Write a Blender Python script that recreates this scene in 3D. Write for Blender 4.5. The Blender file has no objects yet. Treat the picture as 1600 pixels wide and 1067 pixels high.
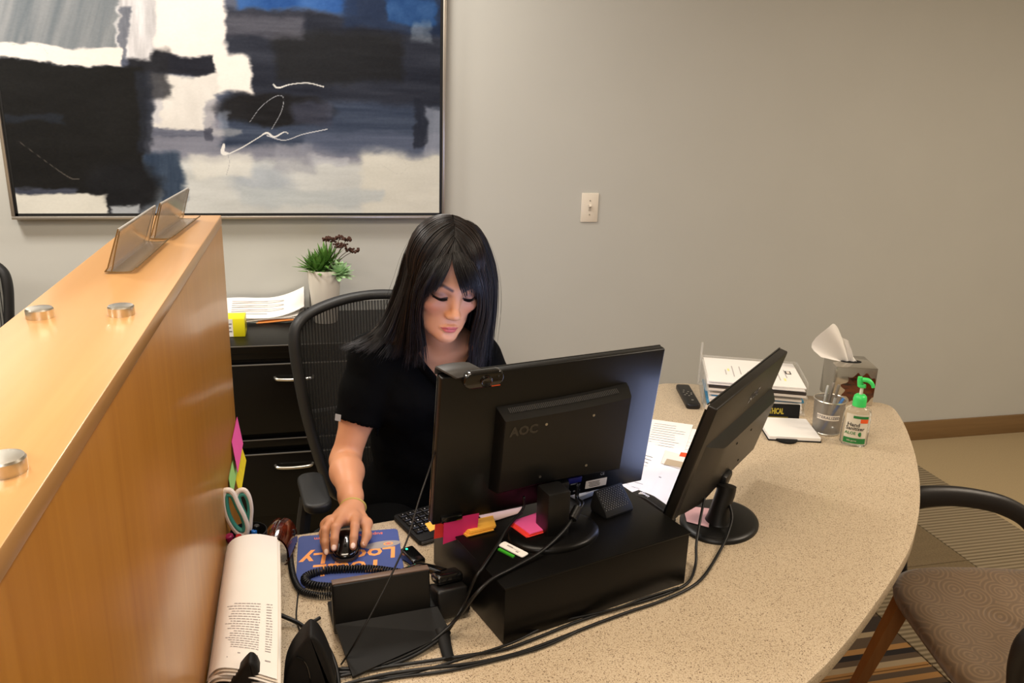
import bpy, bmesh, math, random
import numpy as np
from mathutils import Vector, Matrix, Euler
random.seed(7); rng = np.random.default_rng(7)
C = bpy.context.scene.collection
PI = math.pi

# ------------------------------------------------------------------ camera, light, exposure
F_PX, PITCH, ROLL, YAW, CAM_Z = 1280.557, 0.2969264, 0.0336327, 0.2424316, 1.6918
def cam_axes():
    cy, sy, cp, sp = math.cos(YAW), math.sin(YAW), math.cos(PITCH), math.sin(PITCH)
    fw = Vector((sy*cp, cy*cp, -sp)); r = Vector((cy, -sy, 0)); u = r.cross(fw)
    cr, sr = math.cos(ROLL), math.sin(ROLL)
    return fw, cr*r + sr*u, -sr*r + cr*u
FW, RT, UP = cam_axes()
CAM = Vector((0, 0, CAM_Z))
def at(px, py, z=None, y=None, x=None):
    """point of the room seen at a photograph pixel, on a plane of known height, depth or side"""
    d = FW*F_PX + RT*(px-800) - UP*(py-533.5)
    if z is not None: t = (z-CAM.z)/d.z
    elif y is not None: t = (y-CAM.y)/d.y
    else: t = (x-CAM.x)/d.x
    return CAM + d*t
cam_data = bpy.data.cameras.new('camera'); cam = bpy.data.objects.new('camera', cam_data); C.objects.link(cam)
cam_data.sensor_width = 36.0; cam_data.lens = F_PX/1600*36; cam_data.clip_start = 0.02
m = Matrix((RT, UP, -FW)).transposed().to_4x4(); m.translation = CAM
cam.matrix_world = m
sc = bpy.context.scene
sc.camera = cam
sc.view_settings.view_transform = 'Standard'
try: sc.view_settings.look = 'None'
except Exception: pass
sc.view_settings.gamma = 1.0; sc.view_settings.use_curve_mapping = False
sc.view_settings.exposure = 0.33
wd = bpy.data.worlds.new('world'); sc.world = wd; wd.use_nodes = True
wd.node_tree.nodes['Background'].inputs[0].default_value = (0.9, 0.85, 0.75, 1)
wd.node_tree.nodes['Background'].inputs[1].default_value = 0.15
def area(name, loc, sx, sy, power, col=(1.0, 0.92, 0.82), target=None):
    l = bpy.data.lights.new(name, 'AREA'); l.shape = 'RECTANGLE'; l.size = sx; l.size_y = sy
    l.energy = power; l.color = col
    o = bpy.data.objects.new(name, l); C.objects.link(o); o.location = loc
    if target is not None:
        o.rotation_euler = (Vector(target)-Vector(loc)).to_track_quat('-Z', 'Y').to_euler()
    return o
# ceiling fittings of the room: recessed panels overhead, most of them over and left of the desk
COOL, WARM = (1.0, 0.94, 0.86), (1.0, 0.85, 0.68)
area('ceiling_lamp', (-1.45, 2.50, 2.68), 0.40, 0.40, 36, COOL)
area('ceiling_lamp', (0.10, 2.72, 2.68), 0.35, 0.35, 17, COOL)
area('ceiling_lamp', (-0.2, 1.0, 2.68), 1.2, 0.6, 23, WARM)
area('ceiling_lamp', (-0.4, -1.2, 2.68), 1.2, 0.6, 40, COOL)
area('ceiling_lamp', (3.0, 1.0, 2.68), 1.2, 0.6, 52, WARM)
area('ceiling_lamp', (-2.6, 0.2, 2.68), 1.2, 0.6, 28, COOL)

# ------------------------------------------------------------------ helpers
def lin(c):
    return tuple(((v/255)/12.92 if v/255 <= 0.04045 else ((v/255+0.055)/1.055)**2.4) for v in c)
MATS = {}
def mat(name, rgb, rough=0.5, metal=0.0, spec=0.5, noise=0.0, nscale=40.0, stretch=(1, 1, 1), bump=0.0, bscale=200.0,
        rgb2=None, trans=0.0, ior=1.45, alpha=1.0, emit=None, estr=0.0, coat=0.0, sss=0.0, sheen=0.0, attr=None):
    """a procedural material: base colour broken up by noise, with fine bump"""
    if name in MATS: return MATS[name]
    m = bpy.data.materials.new(name); m.use_nodes = True
    nt = m.node_tree; b = nt.nodes['Principled BSDF']
    b.inputs['Base Color'].default_value = (*lin(rgb), 1)
    b.inputs['Roughness'].default_value = rough; b.inputs['Metallic'].default_value = metal
    b.inputs['Specular IOR Level'].default_value = spec; b.inputs['IOR'].default_value = ior
    b.inputs['Transmission Weight'].default_value = trans; b.inputs['Alpha'].default_value = alpha
    b.inputs['Coat Weight'].default_value = coat; b.inputs['Coat Roughness'].default_value = 0.08
    b.inputs['Sheen Weight'].default_value = sheen
    if sss:
        b.inputs['Subsurface Weight'].default_value = sss
        b.inputs['Subsurface Radius'].default_value = (0.012, 0.005, 0.003); b.inputs['Subsurface Scale'].default_value = 0.5
    if emit:
        b.inputs['Emission Color'].default_value = (*lin(emit), 1); b.inputs['Emission Strength'].default_value = estr
    tc = nt.nodes.new('ShaderNodeTexCoord'); mp = nt.nodes.new('ShaderNodeMapping')
    mp.inputs['Scale'].default_value = stretch
    nt.links.new(tc.outputs['Object'], mp.inputs['Vector'])
    if noise > 0 or rgb2:
        n = nt.nodes.new('ShaderNodeTexNoise'); n.inputs['Scale'].default_value = nscale; n.inputs['Detail'].default_value = 5
        nt.links.new(mp.outputs[0], n.inputs['Vector'])
        r = nt.nodes.new('ShaderNodeValToRGB'); r.color_ramp.elements[0].position = 0.3; r.color_ramp.elements[1].position = 0.7
        c = lin(rgb); c2 = lin(rgb2) if rgb2 else tuple(v*(1-noise) for v in c)
        r.color_ramp.elements[0].color = (*c2, 1); r.color_ramp.elements[1].color = (*c, 1)
        nt.links.new(n.outputs['Fac'], r.inputs[0]); nt.links.new(r.outputs[0], b.inputs['Base Color'])
    if attr:
        a = nt.nodes.new('ShaderNodeAttribute'); a.attribute_name = attr
        nt.links.new(a.outputs['Color'], b.inputs['Base Color'])
    if bump > 0:
        n2 = nt.nodes.new('ShaderNodeTexNoise'); n2.inputs['Scale'].default_value = bscale; n2.inputs['Detail'].default_value = 4
        nt.links.new(mp.outputs[0], n2.inputs['Vector'])
        bp = nt.nodes.new('ShaderNodeBump'); bp.inputs['Strength'].default_value = bump; bp.inputs['Distance'].default_value = 0.002
        nt.links.new(n2.outputs['Fac'], bp.inputs['Height']); nt.links.new(bp.outputs[0], b.inputs['Normal'])
    MATS[name] = m
    return m

def tag(o, label=None, cat=None, group=None, kind=None):
    if label: o['label'] = label
    if cat: o['category'] = cat
    if group: o['group'] = group
    if kind: o['kind'] = kind
    return o
def empty(name, loc=(0, 0, 0), rz=0.0, label=None, cat=None, group=None):
    o = bpy.data.objects.new(name, None); C.objects.link(o); o.location = loc; o.rotation_euler = (0, 0, rz)
    o.empty_display_size = 0.05
    return tag(o, label, cat, group)
def parent(o, p):
    """child keeps the place its own mesh coordinates give it inside the parent's frame"""
    o.parent = p
def mesh_obj(name, V, Fc, material, par=None, smooth=True, angle=35, world=False):
    me = bpy.data.meshes.new(name); me.from_pydata([tuple(v) for v in V], [], [tuple(f) for f in Fc]); me.update()
    return link_mesh(name, me, material, par, smooth, angle, world)
def link_mesh(name, me, material, par=None, smooth=True, angle=35, world=False):
    if material is not None: me.materials.append(material)
    if smooth:
        me.shade_smooth()
        if angle < 180: me.set_sharp_from_angle(angle=math.radians(angle))
    o = bpy.data.objects.new(name, me); C.objects.link(o)
    if par is not None:
        o.parent = par
        if world:
            bpy.context.view_layer.update()
            o.matrix_parent_inverse = par.matrix_world.inverted()
    return o
def crom(P, n=8, closed=False):
    """Catmull-Rom through control points"""
    P = [np.array(p, float) for p in P]; out = []; N = len(P)
    segs = N if closed else N-1
    for i in range(segs):
        p1, p2 = P[i % N], P[(i+1) % N]
        p0 = P[(i-1) % N] if (closed or i > 0) else 2*p1-p2
        p3 = P[(i+2) % N] if (closed or i+2 < N) else 2*p2-p1
        for k in range(n):
            t = k/n
            out.append(0.5*((2*p1)+(-p0+p2)*t+(2*p0-5*p1+4*p2-p3)*t*t+(-p0+3*p1-3*p2+p3)*t**3))
    if not closed: out.append(P[-1])
    return out

class MB:
    """gathers shapes, then links them as ONE mesh object"""
    def __init__(s): s.V = []; s.F = []
    def add(s, V, Fc, M=None):
        k = len(s.V)
        for v in V: s.V.append(tuple(M @ Vector(v)) if M is not None else tuple(v))
        for f in Fc: s.F.append(tuple(i+k for i in f))
        return s
    def box(s, c, d, M=None, r=0.0, seg=2):
        x, y, z = c; a, b, e = d[0]/2, d[1]/2, d[2]/2
        bm = bmesh.new(); bmesh.ops.create_cube(bm, size=1.0)
        for v in bm.verts: v.co = Vector((v.co.x*2*a+x, v.co.y*2*b+y, v.co.z*2*e+z))
        if r > 0: bmesh.ops.bevel(bm, geom=bm.edges[:], offset=r, segments=seg, profile=0.5, affect='EDGES')
        s.bm(bm, M); return s
    def bm(s, bm, M=None):
        bm.verts.index_update()
        s.add([v.co.copy() for v in bm.verts], [[v.index for v in f.verts] for f in bm.faces], M); bm.free()
    def prism(s, poly, z0, z1, M=None, r=0.0, seg=2):
        bm = bmesh.new(); vs = [bm.verts.new((p[0], p[1], z0)) for p in poly]
        f = bm.faces.new(vs); bm.normal_update()
        if f.normal.z > 0: f.normal_flip()
        ext = bmesh.ops.extrude_face_region(bm, geom=[f])
        tv = [g for g in ext['geom'] if isinstance(g, bmesh.types.BMVert)]
        for v in tv: v.co.z = z1
        bmesh.ops.recalc_face_normals(bm, faces=bm.faces[:])
        if r > 0:
            ed = [e for e in bm.edges if abs(e.verts[0].co.z-e.verts[1].co.z) < 1e-7]
            bmesh.ops.bevel(bm, geom=ed, offset=r, segments=seg, profile=0.5, affect='EDGES')
        s.bm(bm, M); return s
    def lathe(s, prof, n=32, M=None, sx=1.0, sy=1.0, cap=True):
        V = []; Fc = []
        for (r, z) in prof:
            for k in range(n):
                a = 2*PI*k/n; V.append((r*math.cos(a)*sx, r*math.sin(a)*sy, z))
        for i in range(len(prof)-1):
            for k in range(n):
                a, b = i*n+k, i*n+(k+1) % n
                Fc.append((a, b, b+n, a+n))
        if cap:
            Fc.append(tuple(range(n-1, -1, -1))); Fc.append(tuple(range((len(prof)-1)*n, len(prof)*n)))
        s.add(V, Fc, M); return s
    def tube(s, P, r, n=8, M=None, smooth=0, closed=False, flat=1.0, caps=True):
        """round bar along P; r a number or one per control point"""
        if smooth:
            if not np.isscalar(r):
                rr = crom([[v, 0, 0] for v in r], smooth, closed); r = [q[0] for q in rr]
            P = crom(P, smooth, closed)
        P = [Vector(p) for p in P]; N = len(P)
        R = [r]*N if np.isscalar(r) else list(r)
        V = []; Fc = []; prev = None
        for i in range(N):
            a = P[(i-1) % N] if (closed or i > 0) else P[i]; b = P[(i+1) % N] if (closed or i < N-1) else P[i]
            t = (b-a)
            if t.length < 1e-9: t = Vector((0, 0, 1))
            t.normalize()
            if prev is None:
                ref = Vector((0, 0, 1)) if abs(t.z) < 0.9 else Vector((1, 0, 0))
                nrm = t.cross(ref).normalized()
            else:
                nrm = (prev - t*prev.dot(t))
                nrm = nrm.normalized() if nrm.length > 1e-8 else t.orthogonal().normalized()
            prev = nrm; bi = t.cross(nrm)
            for k in range(n):
                q = 2*PI*k/n; V.append(P[i] + nrm*math.cos(q)*R[i] + bi*math.sin(q)*R[i]*flat)
        lim = N if closed else N-1
        for i in range(lim):
            for k in range(n):
                a, b = i*n+k, i*n+(k+1) % n; c, d = ((i+1) % N)*n+(k+1) % n, ((i+1) % N)*n+k
                Fc.append((a, b, c, d))
        if not closed and caps:
            Fc.append(tuple(range(n-1, -1, -1))); Fc.append(tuple((N-1)*n+k for k in range(n)))
        s.add(V, Fc, M); return s
    def cyl(s, a, b, r, n=16, M=None): return s.tube([a, b], r, n, M)
    def grid(s, fn, nu, nv, M=None):
        V = [fn(i/nu, j/nv) for j in range(nv+1) for i in range(nu+1)]
        Fc = [(j*(nu+1)+i, j*(nu+1)+i+1, (j+1)*(nu+1)+i+1, (j+1)*(nu+1)+i) for j in range(nv) for i in range(nu)]
        s.add(V, Fc, M); return s
    def sphere(s, c, r, n=16, m_=10, M=None):
        rx, ry, rz = (r, r, r) if np.isscalar(r) else r
        V = [(c[0], c[1], c[2]+rz)]
        for j in range(1, m_):
            for k in range(n):
                a, b = PI*j/m_, 2*PI*k/n
                V.append((c[0]+rx*math.sin(a)*math.cos(b), c[1]+ry*math.sin(a)*math.sin(b), c[2]+rz*math.cos(a)))
        V.append((c[0], c[1], c[2]-rz)); Fc = []
        for k in range(n): Fc.append((0, 1+k, 1+(k+1) % n))
        for j in range(m_-2):
            for k in range(n):
                a, b = 1+j*n+k, 1+j*n+(k+1) % n; Fc.append((a, a+n, b+n, b))
        L = len(V)-1; o = 1+(m_-2)*n
        for k in range(n): Fc.append((L, o+(k+1) % n, o+k))
        s.add(V, Fc, M); return s
    def build(s, name, material, par=None, smooth=True, angle=35, world=False):
        return mesh_obj(name, s.V, s.F, material, par, smooth, angle, world)

def rrect(w, h, r, n=4, cx=0, cy=0):
    out = []
    for (sx, sy, a0) in ((1, 1, 0), (-1, 1, 90), (-1, -1, 180), (1, -1, 270)):
        for k in range(n+1):
            a = math.radians(a0+90*k/n)
            out.append((cx+sx*(w/2-r)+r*math.cos(a), cy+sy*(h/2-r)+r*math.sin(a)))
    return out
def frame(o, ex, ey, ez=None):
    ex = Vector(ex).normalized(); ey = Vector(ey); ey = (ey-ex*ey.dot(ex)).normalized(); ez = ex.cross(ey)
    M = Matrix((ex, ey, ez)).transposed().to_4x4(); M.translation = Vector(o); return M
def TR(x, y, z, rz=0, rx=0, ry=0): return Matrix.Translation((x, y, z)) @ Euler((rx, ry, rz)).to_matrix().to_4x4()
def text_mb(txt, size, M, depth=0.0002, align='CENTER', bold=0.0, shear=0.0, spacing=1.0):
    cu = bpy.data.curves.new('text', 'FONT'); cu.body = txt; cu.size = size; cu.align_x = align; cu.align_y = 'CENTER'
    cu.resolution_u = 2; cu.extrude = depth; cu.offset = bold; cu.shear = shear; cu.space_character = spacing
    o = bpy.data.objects.new('text', cu); C.objects.link(o)
    dg = bpy.context.evaluated_depsgraph_get(); dg.update()
    me = bpy.data.meshes.new_from_object(o.evaluated_get(dg))
    mb = MB(); mb.add([v.co.copy() for v in me.vertices], [tuple(p.vertices) for p in me.polygons], M)
    bpy.data.objects.remove(o); bpy.data.curves.remove(cu); bpy.data.meshes.remove(me)
    return mb
def copy_tree(o, par=None):
    c = o.copy(); C.objects.link(c)
    if par is not None: c.parent = par
    for ch in list(o.children): copy_tree(ch, c)
    return c

# ------------------------------------------------------------------ materials
def wood(name, c1, c2, along='z', rough=0.32, scale=1.0):
    if name in MATS: return MATS[name]
    m = bpy.data.materials.new(name); m.use_nodes = True; nt = m.node_tree; b = nt.nodes['Principled BSDF']
    tc = nt.nodes.new('ShaderNodeTexCoord'); mp = nt.nodes.new('ShaderNodeMapping')
    mp.inputs['Scale'].default_value = {'z': (22*scale, 22*scale, 0.9*scale), 'y': (22*scale, 0.9*scale, 22*scale), 'x': (0.9*scale, 22*scale, 22*scale)}[along]
    n = nt.nodes.new('ShaderNodeTexNoise'); n.inputs['Scale'].default_value = 2.2; n.inputs['Detail'].default_value = 8; n.inputs['Distortion'].default_value = 0.6
    n3 = nt.nodes.new('ShaderNodeTexNoise'); n3.inputs['Scale'].default_value = 1.3; n3.inputs['Detail'].default_value = 2
    r = nt.nodes.new('ShaderNodeValToRGB'); r.color_ramp.elements[0].position = 0.25; r.color_ramp.elements[1].position = 0.75
    r.color_ramp.elements[0].color = (*lin(c2), 1); r.color_ramp.elements[1].color = (*lin(c1), 1)
    nt.links.new(tc.outputs['Object'], mp.inputs[0]); nt.links.new(mp.outputs[0], n.inputs['Vector'])
    nt.links.new(tc.outputs['Object'], n3.inputs['Vector'])
    ad = nt.nodes.new('ShaderNodeMath'); ad.operation = 'MULTIPLY_ADD'; ad.inputs[1].default_value = 0.7
    sb = nt.nodes.new('ShaderNodeMath'); sb.operation = 'MULTIPLY'; sb.inputs[1].default_value = 0.35
    nt.links.new(n3.outputs['Fac'], sb.inputs[0]); nt.links.new(n.outputs['Fac'], ad.inputs[0]); nt.links.new(sb.outputs[0], ad.inputs[2])
    nt.links.new(ad.outputs[0], r.inputs[0]); nt.links.new(r.outputs[0], b.inputs['Base Color'])
    b.inputs['Roughness'].default_value = rough; b.inputs['Coat Weight'].default_value = 0.25; b.inputs['Coat Roughness'].default_value = 0.18
    MATS[name] = m; return m
def quartz():
    m = bpy.data.materials.new('quartz'); m.use_nodes = True; nt = m.node_tree; b = nt.nodes['Principled BSDF']
    tc = nt.nodes.new('ShaderNodeTexCoord')
    cols = []
    base = nt.nodes.new('ShaderNodeTexNoise'); base.inputs['Scale'].default_value = 420; base.inputs['Detail'].default_value = 3
    nt.links.new(tc.outputs['Object'], base.inputs['Vector'])
    r0 = nt.nodes.new('ShaderNodeValToRGB')
    e = r0.color_ramp.elements; e[0].position = 0.32; e[0].color = (*lin((158, 138, 112)), 1); e[1].position = 0.62; e[1].color = (*lin((204, 187, 160)), 1)
    k = e.new(0.47); k.color = (*lin((192, 173, 145)), 1)
    nt.links.new(base.outputs['Fac'], r0.inputs[0])
    v = nt.nodes.new('ShaderNodeTexVoronoi'); v.inputs['Scale'].default_value = 620
    nt.links.new(tc.outputs['Object'], v.inputs['Vector'])
    rv = nt.nodes.new('ShaderNodeValToRGB'); rv.color_ramp.interpolation = 'CONSTANT'
    ev = rv.color_ramp.elements; ev[0].color = (1, 1, 1, 1); ev[0].position = 0; ev[1].position = 0.07; ev[1].color = (0, 0, 0, 1)
    sep = nt.nodes.new('ShaderNodeSeparateColor'); nt.links.new(v.outputs['Color'], sep.inputs[0]); nt.links.new(sep.outputs[0], rv.inputs[0])
    mx = nt.nodes.new('ShaderNodeMix'); mx.data_type = 'RGBA'; mx.inputs[7].default_value = (*lin((112, 92, 74)), 1)
    nt.links.new(rv.outputs[0], mx.inputs[0]); nt.links.new(r0.outputs[0], mx.inputs[6]); nt.links.new(mx.outputs[2], b.inputs['Base Color'])
    b.inputs['Roughness'].default_value = 0.34; b.inputs['Specular IOR Level'].default_value = 0.4
    MATS['quartz'] = m; return m
M_QUARTZ = quartz()
M_MAPLE = wood('maple_side', (194, 134, 54), (172, 112, 38), 'z')
M_MAPLE_TOP = wood('maple_top', (204, 156, 100), (190, 142, 86), 'y', 0.3)  # paler than the side wood: light on the top is put into the colour
M_BEECH = wood('beech_leg', (150, 100, 54), (126, 80, 40), 'z', 0.4)
M_BASE = wood('baseboard_wood', (134, 104, 66), (112, 84, 50), 'x', 0.5)
M_WALL = mat('wall_paint', (190, 189, 182), 0.62, noise=0.03, nscale=3, bump=0.05, bscale=350)
M_CEIL = mat('ceiling_white', (225, 220, 210), 0.9)
M_BLACK = mat('black_plastic', (14, 13, 12), 0.40, bump=0.06, bscale=900)
M_BLACKM = mat('black_matte', (14, 14, 14), 0.6, spec=0.3, bump=0.1, bscale=700)
M_GLOSS = mat('black_gloss', (12, 12, 12), 0.12, coat=0.5)
M_BLAM = mat('black_laminate', (9, 8, 7), 0.34, spec=0.25, bump=0.04, bscale=300)
M_DGREY = mat('dark_grey_plastic', (52, 50, 48), 0.45)
M_PAPER = mat('paper_white', (238, 234, 228), 0.75, noise=0.03, nscale=15)
M_PAPER2 = mat('paper_cream', (228, 218, 204), 0.8, noise=0.04, nscale=15)
M_INK = mat('ink_grey', (120, 116, 116), 0.8)
M_INKD = mat('ink_dark', (40, 38, 40), 0.8)
M_STEEL = mat('brushed_steel', (205, 205, 205), 0.25, metal=1.0, noise=0.1, nscale=60, stretch=(1, 1, 30))
M_CHROME = mat('satin_nickel', (220, 216, 206), 0.28, metal=1.0)
M_CLEAR = mat('clear_acrylic', (226, 222, 212), 0.08, alpha=0.24)
M_CABLE = mat('cable_black', (13, 13, 13), 0.45)
# ------------------------------------------------------------------ the room
WALL_Y = 3.377; CEIL = 2.70
X0, X1, Y0 = -4.2, 5.2, -3.6
def struct(name, mb, m, **k):
    o = mb.build(name, m, **k); o['kind'] = 'structure'; return o
struct('wall_back', MB().box(((X0+X1)/2, WALL_Y+0.06, CEIL/2), (X1-X0, 0.12, CEIL)), M_WALL)
struct('wall_left', MB().box((X0-0.06, (Y0+WALL_Y)/2, CEIL/2), (0.12, WALL_Y-Y0, CEIL)), M_WALL)
struct('wall_right', MB().box((X1+0.06, (Y0+WALL_Y)/2, CEIL/2), (0.12, WALL_Y-Y0, CEIL)), M_WALL)
struct('wall_front', MB().box(((X0+X1)/2, Y0-0.06, CEIL/2), (X1-X0, 0.12, CEIL)), M_WALL)
struct('ceiling', MB().box(((X0+X1)/2, (Y0+WALL_Y)/2, CEIL+0.05), (X1-X0, WALL_Y-Y0, 0.10)), M_CEIL)
M_CARPET = mat('carpet_tan', (168, 148, 112), 0.95, noise=0.14, nscale=180, bump=0.6, bscale=600)
floor = struct('floor', MB().box(((X0+X1)/2, (Y0+WALL_Y)/2, -0.05), (X1-X0, WALL_Y-Y0, 0.10)), M_CARPET)
struct('baseboard_back', MB().box(((X0+X1)/2, WALL_Y-0.006, 0.0525), (X1-X0, 0.012, 0.105), r=0.002), M_BASE)

def carpet_mat(name, kind):
    m = bpy.data.materials.new(name); m.use_nodes = True; nt = m.node_tree; b = nt.nodes['Principled BSDF']
    b.inputs['Roughness'].default_value = 0.95; b.inputs['Specular IOR Level'].default_value = 0.1
    tc = nt.nodes.new('ShaderNodeTexCoord'); w = nt.nodes.new('ShaderNodeTexWave'); w.wave_type = 'BANDS'
    w.bands_direction = 'Y'; w.inputs['Distortion'].default_value = 0.25; w.inputs['Detail'].default_value = 2
    nt.links.new(tc.outputs['Object'], w.inputs['Vector'])
    r = nt.nodes.new('ShaderNodeValToRGB'); e = r.color_ramp.elements
    if kind == 'ribbed':
        w.inputs['Scale'].default_value = 15
        e[0].color = (*lin((104, 92, 72)), 1); e[1].color = (*lin((142, 128, 104)), 1)
        nt.links.new(w.outputs['Fac'], r.inputs[0])
    elif kind == 'plain':
        n = nt.nodes.new('ShaderNodeTexNoise'); n.inputs['Scale'].default_value = 150; nt.links.new(tc.outputs['Object'], n.inputs['Vector'])
        e[0].color = (*lin((92, 78, 58)), 1); e[1].color = (*lin((124, 108, 82)), 1); nt.links.new(n.outputs['Fac'], r.inputs[0])
    else:
        mp = nt.nodes.new('ShaderNodeMapping'); mp.inputs['Scale'].default_value = (0.6, 42, 1); nt.links.new(tc.outputs['Object'], mp.inputs[0])
        v = nt.nodes.new('ShaderNodeTexWhiteNoise'); v.noise_dimensions = '1D'
        sx = nt.nodes.new('ShaderNodeSeparateXYZ'); nt.links.new(mp.outputs[0], sx.inputs[0])
        fl = nt.nodes.new('ShaderNodeMath'); fl.operation = 'FLOOR'; nt.links.new(sx.outputs[1], fl.inputs[0]); nt.links.new(fl.outputs[0], v.inputs['W'])
        r.color_ramp.interpolation = 'CONSTANT'
        for pos, c in ((0.0, (58, 50, 44)), (0.25, (150, 132, 104)), (0.42, (84, 70, 56)), (0.6, (150, 112, 68)), (0.72, (112, 98, 80)), (0.88, (44, 40, 38))):
            if pos == 0.0: e[0].color = (*lin(c), 1); e[0].position = 0
            else:
                q = e.new(pos); q.color = (*lin(c), 1)
        e[-1].color = (*lin((70, 58, 46)), 1)
        nt.links.new(v.outputs['Value'], r.inputs[0])
    nt.links.new(r.outputs[0], b.inputs['Base Color'])
    bp = nt.nodes.new('ShaderNodeBump'); bp.inputs['Strength'].default_value = 0.5; bp.inputs['Distance'].default_value = 0.003
    nt.links.new(w.outputs['Fac'], bp.inputs['Height']); nt.links.new(bp.outputs[0], b.inputs['Normal'])
    return m
CM = {'ribbed': carpet_mat('carpet_ribbed', 'ribbed'), 'plain': carpet_mat('carpet_brown', 'plain'), 'striped': carpet_mat('carpet_striped', 'striped')}
# carpet tiles in bands laid along the room
for kind, xa, xb in (('striped', 1.33, 1.84), ('ribbed', 1.84, 2.13), ('plain', 2.13, 2.42), ('ribbed', 2.42, 2.83)):
    y = -0.2
    me0 = None
    while y < 3.3:
        L = min(0.5, 3.36-y)
        mb = MB().box((0, 0, 0.003), (xb-xa-0.004, L-0.004, 0.006), r=0.0015, seg=1)
        o = mb.build('carpet_tile', CM[kind], floor); o.location = ((xa+xb)/2, y+L/2, 0)
        y += 0.5

# ------------------------------------------------------------------ wall painting
PAINT_X0, PAINT_X1, PAINT_Z0, PAINT_Z1 = -1.074, 0.522, 1.182, 2.33
PY = WALL_Y-0.045
def vnoise(x, y, seed=0):
    """smooth value noise on arrays"""
    xi, yi = np.floor(x).astype(int), np.floor(y).astype(int); fx, fy = x-xi, y-yi
    fx = fx*fx*(3-2*fx); fy = fy*fy*(3-2*fy)
    def h(a, b):
        n = (a*374761393 + b*668265263 + seed*974711) & 0x7fffffff
        n = ((n ^ (n >> 13))*1274126177) & 0x7fffffff
        return ((n ^ (n >> 16)) & 0xffff)/65535.0
    return (h(xi, yi)*(1-fx)+h(xi+1, yi)*fx)*(1-fy)+(h(xi, yi+1)*(1-fx)+h(xi+1, yi+1)*fx)*fy
def fbm(x, y, seed=0, o=4):
    s = 0; a = 0.5; t = 0
    for k in range(o): s = s+a*vnoise(x*2**k, y*2**k, seed+k*17); t += a; a *= 0.5
    return s/t
def paint_canvas(U, V):
    """U, V in the canvas' own units (0..700 across, 0..345 from the middle band down to the lower edge); returns sRGB"""
    wx = (fbm(U/70, V/60, 3, 2)-0.5)*24+(fbm(U/17, V/11, 5, 3)-0.5)*15+(fbm(U/9, V/2.0, 6, 2)-0.5)*3
    wy = (fbm(U/60, V/55, 9, 2)-0.5)*18+(fbm(U/22, V/12, 11, 3)-0.5)*11+(fbm(U/6, V/3, 12, 2)-0.5)*3
    X, Y = U+wx*0.85, V+wy*0.85
    col = np.zeros(U.shape+(3,)); col[:] = (84, 90, 108)
    def mixin(c, a, tex=0.0, ax=90, ay=9, seed=1):
        nonlocal col
        n = (fbm(U/ax, V/ay, seed)-0.5)*2
        cc = np.clip(np.array(c, float)[None, None]+n[..., None]*tex, 0, 255)
        a = np.clip(a, 0, 1)[..., None]; col = col*(1-a)+cc*a
    def sm(e0, e1, v): t = np.clip((v-e0)/(e1-e0), 0, 1); return t*t*(3-2*t)
    def rect(x0, x1, y0, y1, s=6, sx=None):
        sx = (sx or s)*0.55; s = s*0.55
        return sm(x0-sx, x0+sx, X)*(1-sm(x1-sx, x1+sx, X))*sm(y0-s, y0+s, Y)*(1-sm(y1-s, y1+s, Y))
    def ell(cx, cy, rx, ry, s=0.25): return 1-sm(1-s, 1+s, np.sqrt(((X-cx)/rx)**2+((Y-cy)/ry)**2))
    def stroke(P, w, c, a=0.95):
        nonlocal col
        P = crom([(q[0], q[1]-6, q[2]) for q in P], 6); D = np.full(U.shape, 1e9)
        for p, q in zip(P[:-1], P[1:]):
            p = p*np.array([1, 1, 0.55]); d = q[:2]-p[:2]; L = d@d+1e-9; t = np.clip(((U-p[0])*d[0]+(V-p[1])*d[1])/L, 0, 1)
            D = np.minimum(D, np.hypot(U-p[0]-t*d[0], V-p[1]-t*d[1])-(p[2] if len(p) > 2 else 0))
        mixin(c, a*(1-sm(w*0.25, w*0.8, D+0.25*w)))
    # lower grounds
    mixin((122, 124, 138), rect(215, 560, 185, 262, 16), 26, 120, 10, 2)
    mixin((206, 208, 206), rect(270, 720, 245, 360, 16), 20, 90, 16, 3)
    mixin((214, 212, 202), rect(560, 720, 222, 360, 16), 8, 60, 16, 4)
    mixin((168, 176, 186), ell(405, 285, 46, 32, 0.4)*0.8, 16, 30, 30, 5)
    mixin((186, 192, 194), rect(370, 600, 290, 316, 9)*0.8, 10, 60, 9, 6)
    mixin((222, 220, 212), rect(300, 390, 235, 275, 10)*0.7, 8, 30, 20, 7)
    mixin((58, 72, 92), rect(222, 284, 232, 325, 12), 22, 12, 60, 8)
    mixin((150, 160, 172), rect(215, 250, 292, 350, 8)*0.8, 14, 20, 20, 9)
    # right: dark and slate, blue light above
    mixin((56, 66, 86), rect(345, 720, 118, 222, 14), 22, 160, 8, 10)
    mixin((36, 40, 52), rect(350, 720, 15, 150, 14), 20, 120, 12, 11)
    mixin((25, 26, 29), rect(430, 640, 42, 118, 18)*0.9, 8, 90, 12, 12)
    mixin((84, 84, 94), rect(352, 480, 22, 52, 12)*0.75, 20, 60, 6, 13)
    mixin((36, 78, 140), rect(372, 560, -80, 14, 10)*0.95, 26, 40, 30, 14)
    mixin((26, 40, 66), rect(540, 720, -80, 34, 12)*0.9, 20, 40, 30, 15)
    mixin((34, 74, 128), rect(610, 700, -20, 20, 8)*0.8, 24, 20, 20, 16)
    mixin((128, 138, 150), rect(655, 690, 14, 44, 8)*0.5, 30, 12, 8, 17)
    mixin((92, 100, 122), rect(470, 720, 196, 232, 12)*0.65, 20, 150, 6, 18)
    mixin((30, 34, 46), rect(655, 678, 140, 214, 6)*0.8, 10, 6, 40, 19)
    mixin((176, 180, 192), rect(676, 712, 150, 230, 8)*0.5, 20, 8, 40, 20)
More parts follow.
